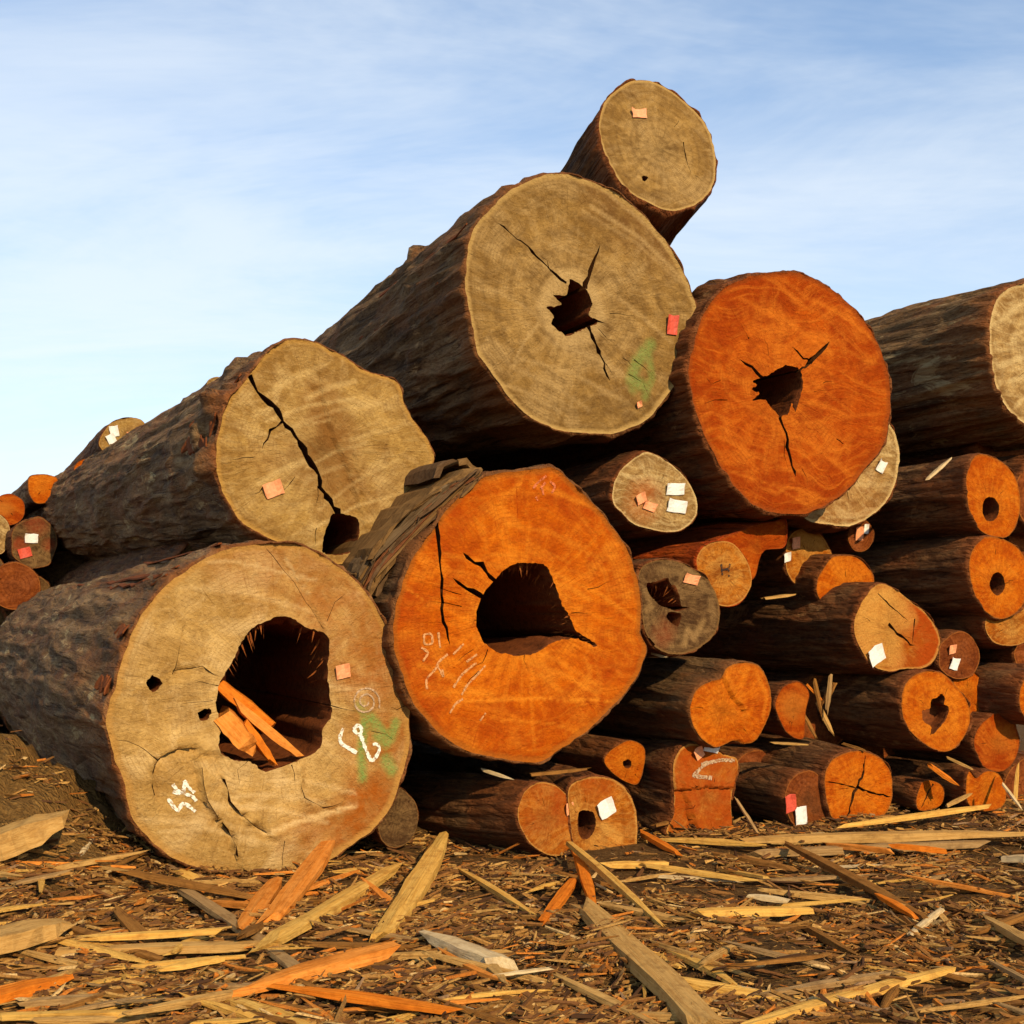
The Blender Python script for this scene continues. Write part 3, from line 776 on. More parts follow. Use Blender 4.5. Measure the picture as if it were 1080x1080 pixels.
A4 = crop(340, 60, 0.4074)
make_log('large ochre log high on the pile with a star-cracked heart hole and green paint',
  A4((620,303),(700,325),(770,360),(830,410),(890,480),(940,570),(965,650),(960,740),(930,820),(880,890),(830,945),(740,975),(640,970),(560,945),(490,890),(440,820),(400,760),(385,680),(370,600),(372,520),(390,450),(430,400),(490,345),(560,310)),
  8.2, 7.0, 'ochre', 'brown', (318, 450, 14.0), 0.68, 'felled_log', hole_depth=0.9,
  holes=[A4((640,578),(660,585),(685,605),(697,640),(690,670),(712,688),(690,698),(660,712),(635,722),(610,705),(592,690),(600,668),(578,650),(618,642),(598,614),(630,617))],
  cracks=[(A4((632,585),(590,555),(530,490),(455,430)), 3.5, 2), (A4((680,600),(700,540),(720,485)), 6, 2.5), (A4((685,690),(715,760),(745,838)), 6, 3), (A4((700,680),(735,690)), 4, 2)],
  stains=[(640,210,30,0.55),(672,232,32,0.6),(700,265,25,0.55),(655,255,16,0.4)],
  green=[(A4((850,745),(815,790),(800,835),(830,850)),12,0.75),(A4((845,770),(855,830),(835,880)),8,0.6),(A4((800,830),(805,860)),10,0.5)],
  scuffs=[(A4((590,600),(570,650),(590,700),(640,735),(700,715),(720,670),(700,610),(660,570),(620,570),(590,600)),13,0.75),(A4((560,690),(520,740),(495,800)),3,0.6),(A4((600,640),(560,690)),5,0.4),(A4((690,650),(710,700)),5,0.4)],
  tags=[(708,343,12,21,0.0,'r'),(673,427,6,6,0.5,'o')],
  strips=[(2.6, 0.1, 2.5, 0.02, 0.02), (3.0, 0.4, 2.2, 0.025, 0.03)], knots=[(2.25, 1.55, 0.10, 0.09), (2.5, 0.5, 0.2, 0.03)], rough=1.2)

make_log('small ochre log perched at the very top of the pile',
  A4((815,60),(870,70),(930,110),(985,165),(1010,220),(1018,290),(1005,345),(960,385),(900,398),(850,380),(790,345),(750,290),(725,230),(715,180),(730,120),(770,80)),
  8.75, 4.2, 'ochre', 'umber', (547, 368, 11.2), 0.95, 'felled_log',
  holes=[A4((828,310),(836,308),(842,314),(836,321),(829,319))], cracks=[(A4((935,220),(945,280),(955,300)), 1.5, 1)],
  tags=[(673,121,15,10,0.1,'o')], pith=A4((870,240))[0])

A5 = crop(580, 270, 0.3519)
make_log('large red-orange log with a starred heart crack, right of the topmost logs',
  A5((700,47),(770,60),(850,105),(920,170),(970,240),(1005,320),(1020,400),(1015,500),(995,570),(950,630),(900,690),(830,745),(760,772),(690,770),(610,745),(545,680),(490,590),(445,490),(420,400),(418,330),(440,230),(480,140),(540,85),(610,60)),
  8.8, 7.0, 'red', 'umber', None, 0.9, 'felled_log', hole_depth=0.7,
  holes=[A5((690,335),(720,328),(750,345),(757,390),(745,432),(735,468),(725,440),(714,472),(690,478),(665,455),(640,430),(608,432),(628,411),(603,401),(622,386),(608,374),(650,358))],
  cracks=[(A5((740,352),(785,320),(812,290),(838,256)), 6, 3), (A5((785,322),(758,303),(728,272)), 4, 2), (A5((645,368),(605,338),(568,308)), 5, 2), (A5((690,468),(710,550),(724,610),(737,662)), 6, 2.5)],
  scuffs=[(A5((760,600),(830,585),(900,570)),4,0.4),(A5((770,500),(990,470)),4,0.3),(A5((690,90),(660,180)),3,0.4)],
  knots=[(2.2, 0.3, 0.12, 0.07), (2.0, 0.9, 0.15, 0.05)])
make_log('greenish tan log end half hidden behind the big red-orange log',
  ellipse(886, 488, 126, 138, 16, 0.2), 9.5, 6, 'cream', 'umber', tags=[(928, 492, 9, 13, -0.4, 'w')], stains=[(890,540,60,0.15)])
make_log('tan log cut off by the right edge of the picture, highest at the right',
  [(1112,296),(1150,308),(1176,340),(1182,378),(1172,420),(1148,450),(1112,462),(1085,450),(1062,430),(1050,405),(1044,370),(1045,335),(1056,310),(1080,299)],
  9.7, 7.0, 'cream', 'grey', None, 0.93)

A6 = crop(640, 460, 0.2037)
make_log('cream log end with two white tags in the dark gap under the big logs',
  A6((190,85),(250,95),(310,130),(380,185),(430,250),(465,330),(465,400),(430,455),(370,490),(300,495),(220,480),(140,455),(80,400),(35,350),(30,280),(60,190),(110,140)),
  8.45, 5, 'cream', 'umber', tags=[(711,516,20,12,0.05,'w'),(713,534,20,13,-0.1,'w'),(675,526,11,10,0.5,'o'),(684,534,13,9,-0.3,'o')], stains=[(678,530,20,0.6)])
make_log('ragged grey-brown log end with a broken hollow, right of the bright orange hollow log',
  A6((300,640),(380,655),(450,690),(520,740),(570,830),(585,930),(560,1020),(500,1080),(450,1110),(370,1130),(300,1120),(240,1080),(195,1000),(180,900),(165,800),(160,740),(180,680),(230,650)),
  8.3, 5, 'dull', 'umber', name='hollow_log', hole_depth=0.8, fray=0.55, fray_dir=(0.2, 1),
  holes=[A6((205,765),(260,752),(310,735),(335,770),(355,775),(375,830),(385,880),(430,885),(380,905),(340,900),(290,882),(250,850),(220,815)), A6((325,910),(385,920),(370,985),(330,965),(310,935)), A6((190,1030),(230,1050),(250,1085),(215,1070))],
  tags=[(728,611,16,10,-0.2,'o')], scuffs=[(A6((500,960),(450,1050),(420,1000),(400,1080)),6,0.9),(A6((200,800),(230,880),(210,900)),6,0.7),(A6((280,690),(420,700),(500,780)),8,0.5),(A6((540,850),(550,960)),8,0.4)], stains=[(700,668,14,0.5)])
make_log('amber log end with a small black stamped letter',
  A6((580,545),(650,555),(710,620),(745,700),(745,780),(700,850),(640,880),(570,870),(510,820),(470,740),(462,660),(480,600),(520,560)),
  8.75, 3.5, 'amber', 'flesh', taper=0.85,
  marks=[('stamped_mark', 'black stamped letter', INK, [[(760.5,595),(761.5,607)],[(770,595),(768,600),(762,601)],[(764,600),(769,602)],[(768,607.5),(769.5,607)]], 2.2)])
make_log('wedge-shaped red-orange log end behind the amber stamped one',
  A6((560,560),(700,490),(800,455),(860,445),(918,430),(928,500),(912,575),(820,590),(790,640),(765,730),(700,760),(600,700)),
  8.95, 2.2, 'red', 'flesh', taper=0.95)

A7 = crop(760, 460, 0.2963)
make_log('half-hidden cream log end with white tag, below the big red-orange log',
  A7((300,330),(350,345),(385,395),(400,450),(385,510),(340,545),(280,535),(240,490),(232,430),(240,370),(262,340)),
  9.75, 4, 'amber', 'umber', tags=[(829,588,8,9,0.3,'w'),(838,573,9,12,0.2,'o')], scuffs=[(A7((290,360),(350,380)),14,0.6)])
make_log('tiny log end with orange and white tags, under the greenish tan end',
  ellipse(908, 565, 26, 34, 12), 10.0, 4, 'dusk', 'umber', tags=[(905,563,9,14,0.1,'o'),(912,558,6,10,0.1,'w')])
make_log('orange log end showing only its upper half, above the cracked cream one',
  ellipse(892, 617, 60, 64, 14, 0.2), 9.6, 5, 'orange', 'umber')
make_log('cream and orange cracked log end with white tag, bulging to the right',
  A7((570,525),(620,545),(680,590),(740,640),(780,720),(765,790),(720,825),(650,828),(600,836),(540,815),(490,740),(475,680),(490,600),(530,550)),
  9.2, 5, 'amber', 'umber',
  scuffs=[(A7((530,600),(520,690),(545,760)),34,0.75),(A7((590,570),(640,620)),26,0.7),(A7((610,720),(620,790)),22,0.6),(A7((570,640),(660,650)),24,0.6)],
  cracks=[(A7((598,668),(640,710),(690,745)), 5, 2), (A7((690,650),(682,740)), 2.5, 1.5), (A7((560,560),(600,600),(670,660)), 2, 1.2)],
  stains=[(978,655,34,1.2),(985,690,30,1.2),(950,702,16,0.8),(910,690,20,0.5),(965,625,20,0.8),(935,610,12,0.6)], tags=[(923,691,18,18,0.5,'w')], pith=A7((600,690))[0])
make_log('upper red-orange log end with an oval black hole at the right edge',
  A7((920,65),(980,80),(1040,130),(1065,210),(1060,290),(1030,350),(990,360),(925,335),(885,260),(873,160),(890,90)),
  9.5, 6, 'orange', 'umber', name='hollow_log', holes=[ellipse(1045, 537, 18, 26, 12)], hole_depth=0.7)
make_log('lower red-orange log end with an oval black hole at the right edge',
  A7((940,360),(1000,365),(1060,400),(1095,470),(1090,560),(1060,620),(1000,650),(940,620),(900,550),(885,460),(900,400)),
  9.45, 6, 'orange', 'umber', name='hollow_log', holes=[ellipse(1052, 616, 16, 24, 12)], hole_depth=0.6)
make_log('amber log end peeping out below the two red-orange holed ends at the right edge',
  ellipse(1068, 655, 58, 50, 14, -0.5), 9.6, 5, 'amber', 'umber')
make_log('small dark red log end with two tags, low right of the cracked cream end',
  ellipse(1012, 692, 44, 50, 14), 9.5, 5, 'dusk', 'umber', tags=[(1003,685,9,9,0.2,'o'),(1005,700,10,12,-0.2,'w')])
A8 = crop(840, 660, 0.2222)
make_log('bright orange log end with a dark torn centre, mid right',
  A8((640,215),(700,230),(760,290),(810,360),(825,440),(800,520),(750,580),(700,597),(640,580),(570,530),(520,470),(500,390),(505,310),(540,250),(590,222)),
  9.2, 5, 'orange', 'umber', cracks=[(A8((645,490),(635,520)),6,2)],
  stains=[], holes=[A8((640,352),(665,345),(690,322),(705,345),(700,375),(722,385),(715,435),(690,470),(672,490),(645,515),(640,480),(612,462),(598,440),(600,400),(632,395))], hole_depth=0.14)
make_log('small orange log end tucked behind the torn-centred one', ellipse(1020, 732, 34, 52, 12), 9.6, 5, 'orange', 'umber')
make_log('round orange log end low at the right edge, without any hole', ellipse(1052, 783, 48, 60, 14), 9.5, 5, 'red', 'umber', stains=[(1060,780,14,0.3)])
make_log('lowest orange log end at the right edge, notched at its top', A8((815,690),(850,720),(880,700),(910,690),(955,700),(985,750),(995,820),(970,860),(900,880),(830,860),(805,800)), 9.35, 4.5, 'orange', 'umber')
make_log('orange log end split by a red cross-shaped crack, on the ground at right',
  A8((260,597),(330,600),(400,630),(445,690),(455,770),(445,850),(410,900),(330,915),(240,925),(180,920),(150,860),(135,760),(140,690),(180,630)),
  8.9, 5, 'orange', 'umber', cracks=[(A8((275,785),(318,700),(330,612)), 5, 3), (A8((275,780),(255,860),(235,922)), 5, 3), (A8((280,770),(200,748),(140,740)), 2.5, 1.5), (A8((290,765),(370,795),(448,812)), 4, 2)], pith=A8((280,770))[0])
make_log('small cracked orange log end on the ground between two larger orange ends', A8((600,740),(640,735),(690,760),(700,810),(680,855),(620,875),(575,870),(570,820),(585,770)), 9.3, 4.5, 'orange', 'umber', cracks=[(A8((650,750),(620,800),(590,868)), 4, 2)])
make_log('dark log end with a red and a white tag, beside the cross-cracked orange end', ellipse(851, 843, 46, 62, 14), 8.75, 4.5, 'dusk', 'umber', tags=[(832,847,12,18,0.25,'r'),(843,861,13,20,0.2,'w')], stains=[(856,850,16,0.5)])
A9 = crop(620, 660, 0.2222)
make_log('narrow dark red log end standing alone in the middle of the right-hand stack', A9((970,270),(1010,270),(1050,320),(1035,400),(1030,470),(1025,530),(990,535),(940,500),(905,430),(890,370),(920,300)), 9.2, 4, 'red', 'umber', stains=[(838,745,14,0.6)])
make_log('double-lobed bright orange log end in the middle of the stack',
  A9((760,175),(820,200),(860,280),(870,370),(850,450),(800,540),(740,560),(690,545),(620,575),(570,560),(520,510),(490,440),(485,370),(520,300),(580,265),(630,250),(660,200),(710,178)),
  8.35, 5, 'orange', 'brown', pith=A9((640,400))[0], ledges=[(A9((640,250),(680,330),(740,400),(700,540)), 0.02, 0.04)], scuffs=[(A9((800,230),(850,330),(830,430)),4,0.4),(A9((505,470),(560,550)),4,0.5)])
make_log('thin log lying on top of the double-lobed one, end hidden', ellipse(765, 712, 24, 22, 10), 8.7, 4, 'dull', 'brown', taper=1.0)
make_log('small orange log end with a tiny dark hole, under the bright orange hollow log', A9((90,610),(140,570),(200,545),(260,570),(272,620),(260,690),(235,750),(180,740),(120,700),(80,650)), 8.5, 4, 'orange', 'umber', holes=[ellipse(661.5, 805.5, 9, 9, 10)], hole_depth=0.4)
make_log('tall flared orange-brown log end with a white tag and pale zigzag mark',
  A9((450,575),(520,560),(600,585),(650,612),(705,630),(712,690),(690,760),(680,850),(690,930),(705,985),(630,995),(560,990),(490,965),(440,990),(375,985),(390,920),(410,830),(405,720),(410,640)),
  8.45, 4.5, 'amber', 'umber', tags=[(748,789,17,8,-0.2,'w'),(735,794,10,12,0.6,'o')],
  stains=[(735,830,60,0.9),(750,850,50,0.9)], ledges=[(A9((480,880),(500,950),(540,985)), 0.05, 0.05),(A9((410,780),(560,760),(690,770)), 0.03, 0.04)],
  marks=[('chalk_mark', 'pale zigzag mark', PALECH, [[(738,806),(760,801),(774,802)],[(744,804),(728,818),(748,820)]], 4)])
A10 = crop(380, 760, 0.2963)
make_log('brown-orange log end low in front, lying on the ground under the bright orange log',
  A10((660,220),(710,240),(750,290),(770,350),(768,420),(740,470),(680,480),(620,450),(580,400),(560,330),(580,260),(620,225)),
  7.75, 4.5, 'amber', 'umber', back=(400, 845, 9.2), taper=1.0, stains=[(575,850,40,0.5),(598,845,25,0.9)], tags=[(599,853,8,12,0.3,'o')])
make_log('squarish tan log end with a dark hole and white tag, low in front',
  A10((830,200),(900,210),(950,250),(980,320),(985,420),(970,490),(900,505),(830,500),(775,480),(755,420),(745,330),(740,250),(770,215)),
  7.95, 4.5, 'amber', 'umber', name='hollow_log', holes=[A10((785,320),(830,330),(836,380),(812,420),(782,410),(772,365))], hole_depth=0.6, tags=[(638,852,18,18,0.45,'w')], scuffs=[(A10((870,380),(920,420)),10,0.6),(A10((840,440),(900,480)),20,0.4)], stains=[(630,825,20,0.6)])
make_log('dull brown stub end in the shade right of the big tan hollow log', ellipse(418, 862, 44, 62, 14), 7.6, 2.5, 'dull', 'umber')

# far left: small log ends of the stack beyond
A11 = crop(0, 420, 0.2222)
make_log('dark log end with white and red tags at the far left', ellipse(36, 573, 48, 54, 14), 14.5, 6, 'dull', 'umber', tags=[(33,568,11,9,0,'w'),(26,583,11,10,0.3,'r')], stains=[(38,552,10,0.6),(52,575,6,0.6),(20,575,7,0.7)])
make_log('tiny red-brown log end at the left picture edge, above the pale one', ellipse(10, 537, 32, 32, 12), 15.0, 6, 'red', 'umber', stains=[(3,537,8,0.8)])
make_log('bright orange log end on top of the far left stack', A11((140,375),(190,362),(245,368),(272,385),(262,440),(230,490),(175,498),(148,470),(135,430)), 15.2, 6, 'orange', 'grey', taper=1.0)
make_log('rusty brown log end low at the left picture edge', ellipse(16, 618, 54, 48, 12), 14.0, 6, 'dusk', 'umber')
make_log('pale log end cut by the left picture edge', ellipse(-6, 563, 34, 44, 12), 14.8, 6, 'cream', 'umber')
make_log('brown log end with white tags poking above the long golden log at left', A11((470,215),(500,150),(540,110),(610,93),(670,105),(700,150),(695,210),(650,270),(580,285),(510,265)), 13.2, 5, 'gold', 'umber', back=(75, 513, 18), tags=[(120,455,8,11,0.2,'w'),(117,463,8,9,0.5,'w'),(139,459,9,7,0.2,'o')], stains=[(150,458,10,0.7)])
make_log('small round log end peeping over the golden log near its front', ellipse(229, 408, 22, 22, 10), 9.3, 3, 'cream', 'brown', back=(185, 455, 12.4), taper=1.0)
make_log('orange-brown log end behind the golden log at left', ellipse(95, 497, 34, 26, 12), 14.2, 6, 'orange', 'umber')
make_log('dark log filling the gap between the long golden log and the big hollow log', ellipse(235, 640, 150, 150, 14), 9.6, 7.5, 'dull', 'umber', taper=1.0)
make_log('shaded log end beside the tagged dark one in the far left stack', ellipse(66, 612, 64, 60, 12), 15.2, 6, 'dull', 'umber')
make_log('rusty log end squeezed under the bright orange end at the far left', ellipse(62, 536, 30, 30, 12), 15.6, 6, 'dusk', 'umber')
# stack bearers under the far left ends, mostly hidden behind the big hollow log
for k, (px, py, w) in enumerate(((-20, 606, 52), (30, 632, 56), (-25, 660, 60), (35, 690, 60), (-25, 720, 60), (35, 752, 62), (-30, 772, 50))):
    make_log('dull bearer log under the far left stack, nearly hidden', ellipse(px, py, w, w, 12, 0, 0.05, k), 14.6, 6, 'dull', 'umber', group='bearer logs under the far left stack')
# right-hand stack: dark log ends seen in the gaps, and logs cut by the frame
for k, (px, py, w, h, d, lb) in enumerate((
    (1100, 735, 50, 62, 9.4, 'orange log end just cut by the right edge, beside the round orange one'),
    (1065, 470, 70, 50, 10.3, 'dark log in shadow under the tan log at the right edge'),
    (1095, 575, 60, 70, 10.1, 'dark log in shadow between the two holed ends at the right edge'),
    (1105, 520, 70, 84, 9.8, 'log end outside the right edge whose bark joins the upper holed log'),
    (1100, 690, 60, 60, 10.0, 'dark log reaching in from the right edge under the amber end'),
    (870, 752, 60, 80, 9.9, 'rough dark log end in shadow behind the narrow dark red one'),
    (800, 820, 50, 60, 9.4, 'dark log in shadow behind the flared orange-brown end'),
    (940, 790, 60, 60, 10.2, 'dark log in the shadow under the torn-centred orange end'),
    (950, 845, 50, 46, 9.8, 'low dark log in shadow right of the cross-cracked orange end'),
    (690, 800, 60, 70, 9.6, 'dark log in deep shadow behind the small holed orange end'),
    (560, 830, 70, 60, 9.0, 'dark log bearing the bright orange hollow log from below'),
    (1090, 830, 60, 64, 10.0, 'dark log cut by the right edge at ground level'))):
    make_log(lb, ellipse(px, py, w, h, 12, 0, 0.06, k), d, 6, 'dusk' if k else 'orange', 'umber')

# ------------------------------------------------------------------ bark slabs wedged beside the orange hollow log
def prism(name, mat, poly, depth, thick, parent=None, dz=0.0):
    """a traced slab outline at its own distance, carried back along the log axis, with uneven faces"""
    pl = [at(x, y, depth) for x, y in poly]
    c = np.mean(pl, 0)
    ax = np.array(AX0)
    n = len(pl)
    vs, ks = [], (0, 0.02, 0.3, 0.6, 1.0)
    for k in ks:
        for i, p in enumerate(pl):
            q = c + (p - c) * (0.97 if k == 0 else 1.0) + ax * thick * k
            vs.append(q + rng.normal(size=3) * 0.006 - c)
    fs = [tuple(range(n))[::-1]]
    for j in range(len(ks) - 1):
        for i in range(n):
            fs.append((j * n + i, j * n + (i + 1) % n, (j + 1) * n + (i + 1) % n, (j + 1) * n + i))
    fs.append(tuple(range((len(ks) - 1) * n, len(ks) * n)))
    o = mesh_obj(name, vs, [f[::-1] for f in fs], mat, None, smooth=False)
    if parent is None: o.location = c
    else:
        o.parent = parent
        o.location = c - np.array(parent.location)
    return o

SLAB = {'grey': plain_wood('grey_bark_slab', (0.17, 0.115, 0.06), (0.10, 0.062, 0.03), (0.05, 0.03, 0.015), 0.8),
        'brown': plain_wood('brown_bark_slab', (0.15, 0.09, 0.045), (0.10, 0.055, 0.025), (0.04, 0.02, 0.01), 0.8),
        'tan': plain_wood('tan_bark_slab', (0.22, 0.125, 0.045), (0.14, 0.075, 0.026), (0.06, 0.03, 0.012), 0.8),
        'red': plain_wood('red_bark_slab', (0.20, 0.075, 0.03), (0.13, 0.05, 0.02), (0.05, 0.02, 0.01), 0.8)}
A12 = crop(370, 470, 0.1481)
slab_root = bpy.data.objects.new('bark_slab', None)
COL.objects.link(slab_root)
slab_root.location = at(440, 560, 7.5)
tag(slab_root, 'layered brown bark slab wedged between the golden log and the bright orange hollow log', 'bark slab')
UP = np.array([(374,606),(387,584),(406,560),(430,538),(456,516),(478,501),(496,490)], float)
LO = np.array([(394,634),(408,604),(426,578),(448,558),(472,538),(494,518),(512,498)], float)
ks_ = np.array([0, .13, .24, .38, .50, .63, .74, .87, 1.0])
def along(C_, f):
    f = np.clip(f, 0, 1) * (len(C_) - 1); k = np.minimum(f.astype(int), len(C_) - 2)
    return C_[k] + (C_[k + 1] - C_[k]) * (f - k)[:, None]
f = np.linspace(0, 1, 16)
def jag(k): return rng.normal(size=(16, 2)) * k
main_up = along(UP, f) + (along(LO, f) - along(UP, f)) * 0.10 + jag(2.2)
main_lo = along(UP, f) + (along(LO, f) - along(UP, f)) * 0.92 + jag(2.0)
prism('bark_layer', SLAB['tan'], [tuple(p) for p in np.r_[main_up, main_lo[::-1]]], 7.50, 1.3, slab_root)
for q in range(15):
    a0 = rng.uniform(-.02, .92); a1 = a0 + rng.uniform(.04, .14)
    c_ = rng.uniform(.1, .9); hl = rng.uniform(.15, .5)
    f = np.linspace(max(0, c_ - hl), min(1, c_ + hl), 9)
    u_, l_ = along(UP, f), along(LO, f)
    up = u_ + (l_ - u_) * a0 + rng.normal(size=u_.shape) * 1.1
    lo_ = u_ + (l_ - u_) * a1 + rng.normal(size=u_.shape) * 1.1
    up[0] = lo_[0] + (up[0] - lo_[0]) * .2; up[-1] = lo_[-1] + (up[-1] - lo_[-1]) * .2
    prism('bark_layer', SLAB[('tan', 'brown', 'red', 'grey', 'brown')[q % 5]], [tuple(p) for p in np.r_[up, lo_[::-1]]], 7.49 - rng.uniform(0, .05), rng.uniform(.08, .3), slab_root)
prism('bark_layer', SLAB['brown'], A12((180,1080),(200,960),(330,780),(420,700),(430,740),(330,850),(250,970),(230,1080)), 7.58, 0.8, slab_root)
tag(prism('bark_strip', SLAB['brown'], A12((590,230),(610,160),(650,110),(720,90),(760,110),(720,130),(660,150),(630,230)), 7.62, 0.8), 'curled grey bark strip on top of the layered slab, left one', 'bark strip')
tag(prism('bark_strip', SLAB['tan'], A12((760,100),(820,90),(870,140),(940,180),(930,210),(860,170),(820,130),(770,130)), 7.66, 0.8), 'curled grey bark strip on top of the layered slab, right one', 'bark strip')

# ------------------------------------------------------------------ ground
def mound_h(x, y):
    h = 0.78 * np.exp(-(((x + 3.05) / 0.85) ** 2 + ((y - 7.2) / 0.95) ** 2))
    return h + 0.12 * np.exp(-(((x + 2.3) / 0.5) ** 2 + ((y - 5.6) / 0.5) ** 2))

def ground_h(x, y):
    x = np.asarray(x, float); y = np.asarray(y, float)
    h = mound_h(x, y)
    pm = np.c_[x.ravel() * 2.6, y.ravel() * 2.6, np.full(x.size, 6.6)]
    h = h * (1 + 0.45 * (fbm(pm, 4) + 0.5 * fbm(pm * 4, 3)).reshape(x.shape))
    h += 0.07 * np.exp(-(((x - 2.2) / 1.6) ** 2 + ((y - 8.3) / 0.5) ** 2))
    p = np.c_[x.ravel(), y.ravel(), np.zeros(x.size)]
    near = np.exp(-((y - 6.5) / 12) ** 2)
    h += near * (0.09 * fbm(p * 1.1, 3) + 0.05 * fbm(p * 4, 4)).reshape(x.shape)
    return h

def gpoint(px, py, lift=0.0):
    z = 0.0
    for _ in range(8):
        d = (CAM_Z - z) * FPX / max(py - HORIZON, 20)
        p = at(px, py, d)
        z = 0.5 * z + 0.5 * (float(ground_h(np.array([p[0]]), np.array([p[1]]))[0]) + lift)
    return p

xs = np.unique(np.concatenate([-np.geomspace(6, 600, 26)[::-1], np.arange(-6, 6.01, 0.045), np.geomspace(6.05, 600, 26)]))
ys = np.unique(np.concatenate([-np.geomspace(1, 100, 10)[::-1], np.linspace(-1, 3.4, 12), np.arange(3.5, 10.5, 0.045), np.geomspace(10.6, 900, 40)]))
XX, YY = np.meshgrid(xs, ys)
ZZ = ground_h(XX, YY)
nx, ny = len(xs), len(ys)
ii = (np.arange(ny - 1)[:, None] * nx + np.arange(nx - 1)[None]).ravel()
gm, g, b = new_mat('chip_strewn_earth', 0.95, 0.1)
co = g.n('ShaderNodeTexCoord').outputs['Object']
n1 = g.noise(co, 1.2, 5, 0.6, 0.6)
n2 = g.noise(g.map(co, (1, 3.2, 1), (0, 0, 0.4)), 16, 5, 0.7, 1.2)
n3 = g.noise(g.map(co, (3.2, 1, 1), (0, 0, -0.5)), 22, 5, 0.7, 1.0)
vor = g.n('ShaderNodeTexVoronoi', None, Vector=g.map(co, (1, 2.6, 1), (0, 0, 0.9)), Scale=34.0)
col = g.mix(g.ramp(n2, (0.36, 0.0), (0.64, 1.0)), (0.085, 0.040, 0.011), (0.24, 0.125, 0.034))
col = g.mix(g.math('MULTIPLY', g.ramp(n3, (0.54, 0.0), (0.68, 1.0)), 0.8), col, (0.30, 0.18, 0.07))
col = g.mix(g.math('MULTIPLY', g.ramp(n3, (0.30, 1.0), (0.44, 0.0)), 0.8), col, (0.03, 0.016, 0.009))
col = g.mix(0.35, col, g.ramp(g.n('ShaderNodeSeparateColor', None, Color=vor.outputs['Color']).outputs[0], (0.0, (0.04, 0.02, 0.01)), (0.5, (0.14, 0.075, 0.026)), (1.0, (0.30, 0.17, 0.06))))
col = g.mix(g.ramp(n1, (0.45, 0.0), (0.7, 0.5)), col, (0.17, 0.085, 0.024))
col = g.mix(g.math('MULTIPLY', g.attr('sawdust'), g.ramp(n1, (0.3, 0.6), (0.6, 1.0))), col, g.mix(g.ramp(n2, (0.36, 0.0), (0.64, 1.0)), (0.22, 0.11, 0.027), (0.40, 0.22, 0.06)))
g.put(b, 'Base_Color', col)
bump(g, b, g.math('ADD', n2, g.math('ADD', n3, g.math('MULTIPLY', vor.outputs['Distance'], 0.8))), 1.0, 0.05)
ground = mesh_obj('ground', np.c_[XX.ravel(), YY.ravel(), ZZ.ravel()], np.c_[ii, ii + 1, ii + nx + 1, ii + nx], gm, None, dict(sawdust=np.clip(mound_h(XX, YY).ravel() * 4 - 0.3, 0, 0.9)))
tag(ground, 'brown earth covered with wood chips', None, None, 'structure')

# ------------------------------------------------------------------ splinters and sticks: individual pieces
W = {
 'straw':  plain_wood('straw_wood', (0.66, 0.40, 0.095), (0.52, 0.27, 0.05), (0.28, 0.12, 0.024)),
 'orange': plain_wood('fresh_orange_wood', (0.66, 0.26, 0.05), (0.54, 0.17, 0.02), (0.28, 0.075, 0.008)),
 'grey':   plain_wood('weathered_grey_wood', (0.38, 0.235, 0.095), (0.27, 0.155, 0.055), (0.11, 0.058, 0.022)),
 'tan':    plain_wood('tan_wood', (0.50, 0.30, 0.095), (0.38, 0.205, 0.055), (0.17, 0.08, 0.022)),
 'brown':  plain_wood('brown_wood', (0.28, 0.13, 0.03), (0.19, 0.08, 0.018), (0.07, 0.03, 0.009)),
 'pale':   plain_wood('pale_wood', (0.60, 0.47, 0.26), (0.48, 0.34, 0.16), (0.24, 0.14, 0.06)),
 'bright': plain_wood('vivid_orange_wood', (0.66, 0.20, 0.018), (0.54, 0.135, 0.010), (0.28, 0.06, 0.005)),
}

def splinter_mesh(L, w, h, taper0=0.7, taper1=0.4, bend=0.03, segs=7, rg=rng):
    vs, fs = [], []
    ph = rg.uniform(0, 6.28)
    for i in range(segs + 1):
        t = i / segs
        k = min(1, taper0 + (1 - taper0) * min(1, t * 3)) * min(1, taper1 + (1 - taper1) * min(1, (1 - t) * 3))
        x = (t - 0.5) * L
        oy = bend * L * math.sin(t * math.pi) + 0.02 * w * rg.normal()
        oz = 0.25 * bend * L * math.sin(t * 2.4 + ph)
        for (yy, zz) in ((-1, -1), (1, -1), (1.0, 0.6), (0.25, 1), (-0.9, 0.8)):
            jx = (min(0.06 * L, 0.8 * w) * rg.normal() if i in (0, segs) else 0)
            vs.append((x + jx, oy + yy * w / 2 * k * (1 + 0.05 * rg.normal()), oz + zz * h / 2 * k * (1 + 0.08 * rg.normal())))
    for i in range(segs):
        for j in range(5):
            a, b_ = i * 5 + j, i * 5 + (j + 1) % 5
            fs.append((a, b_, b_ + 5, a + 5))
    fs.append((4, 3, 2, 1, 0)); e = segs * 5
    fs.append((e, e + 1, e + 2, e + 3, e + 4))
    return vs, [f[::-1] for f in fs]

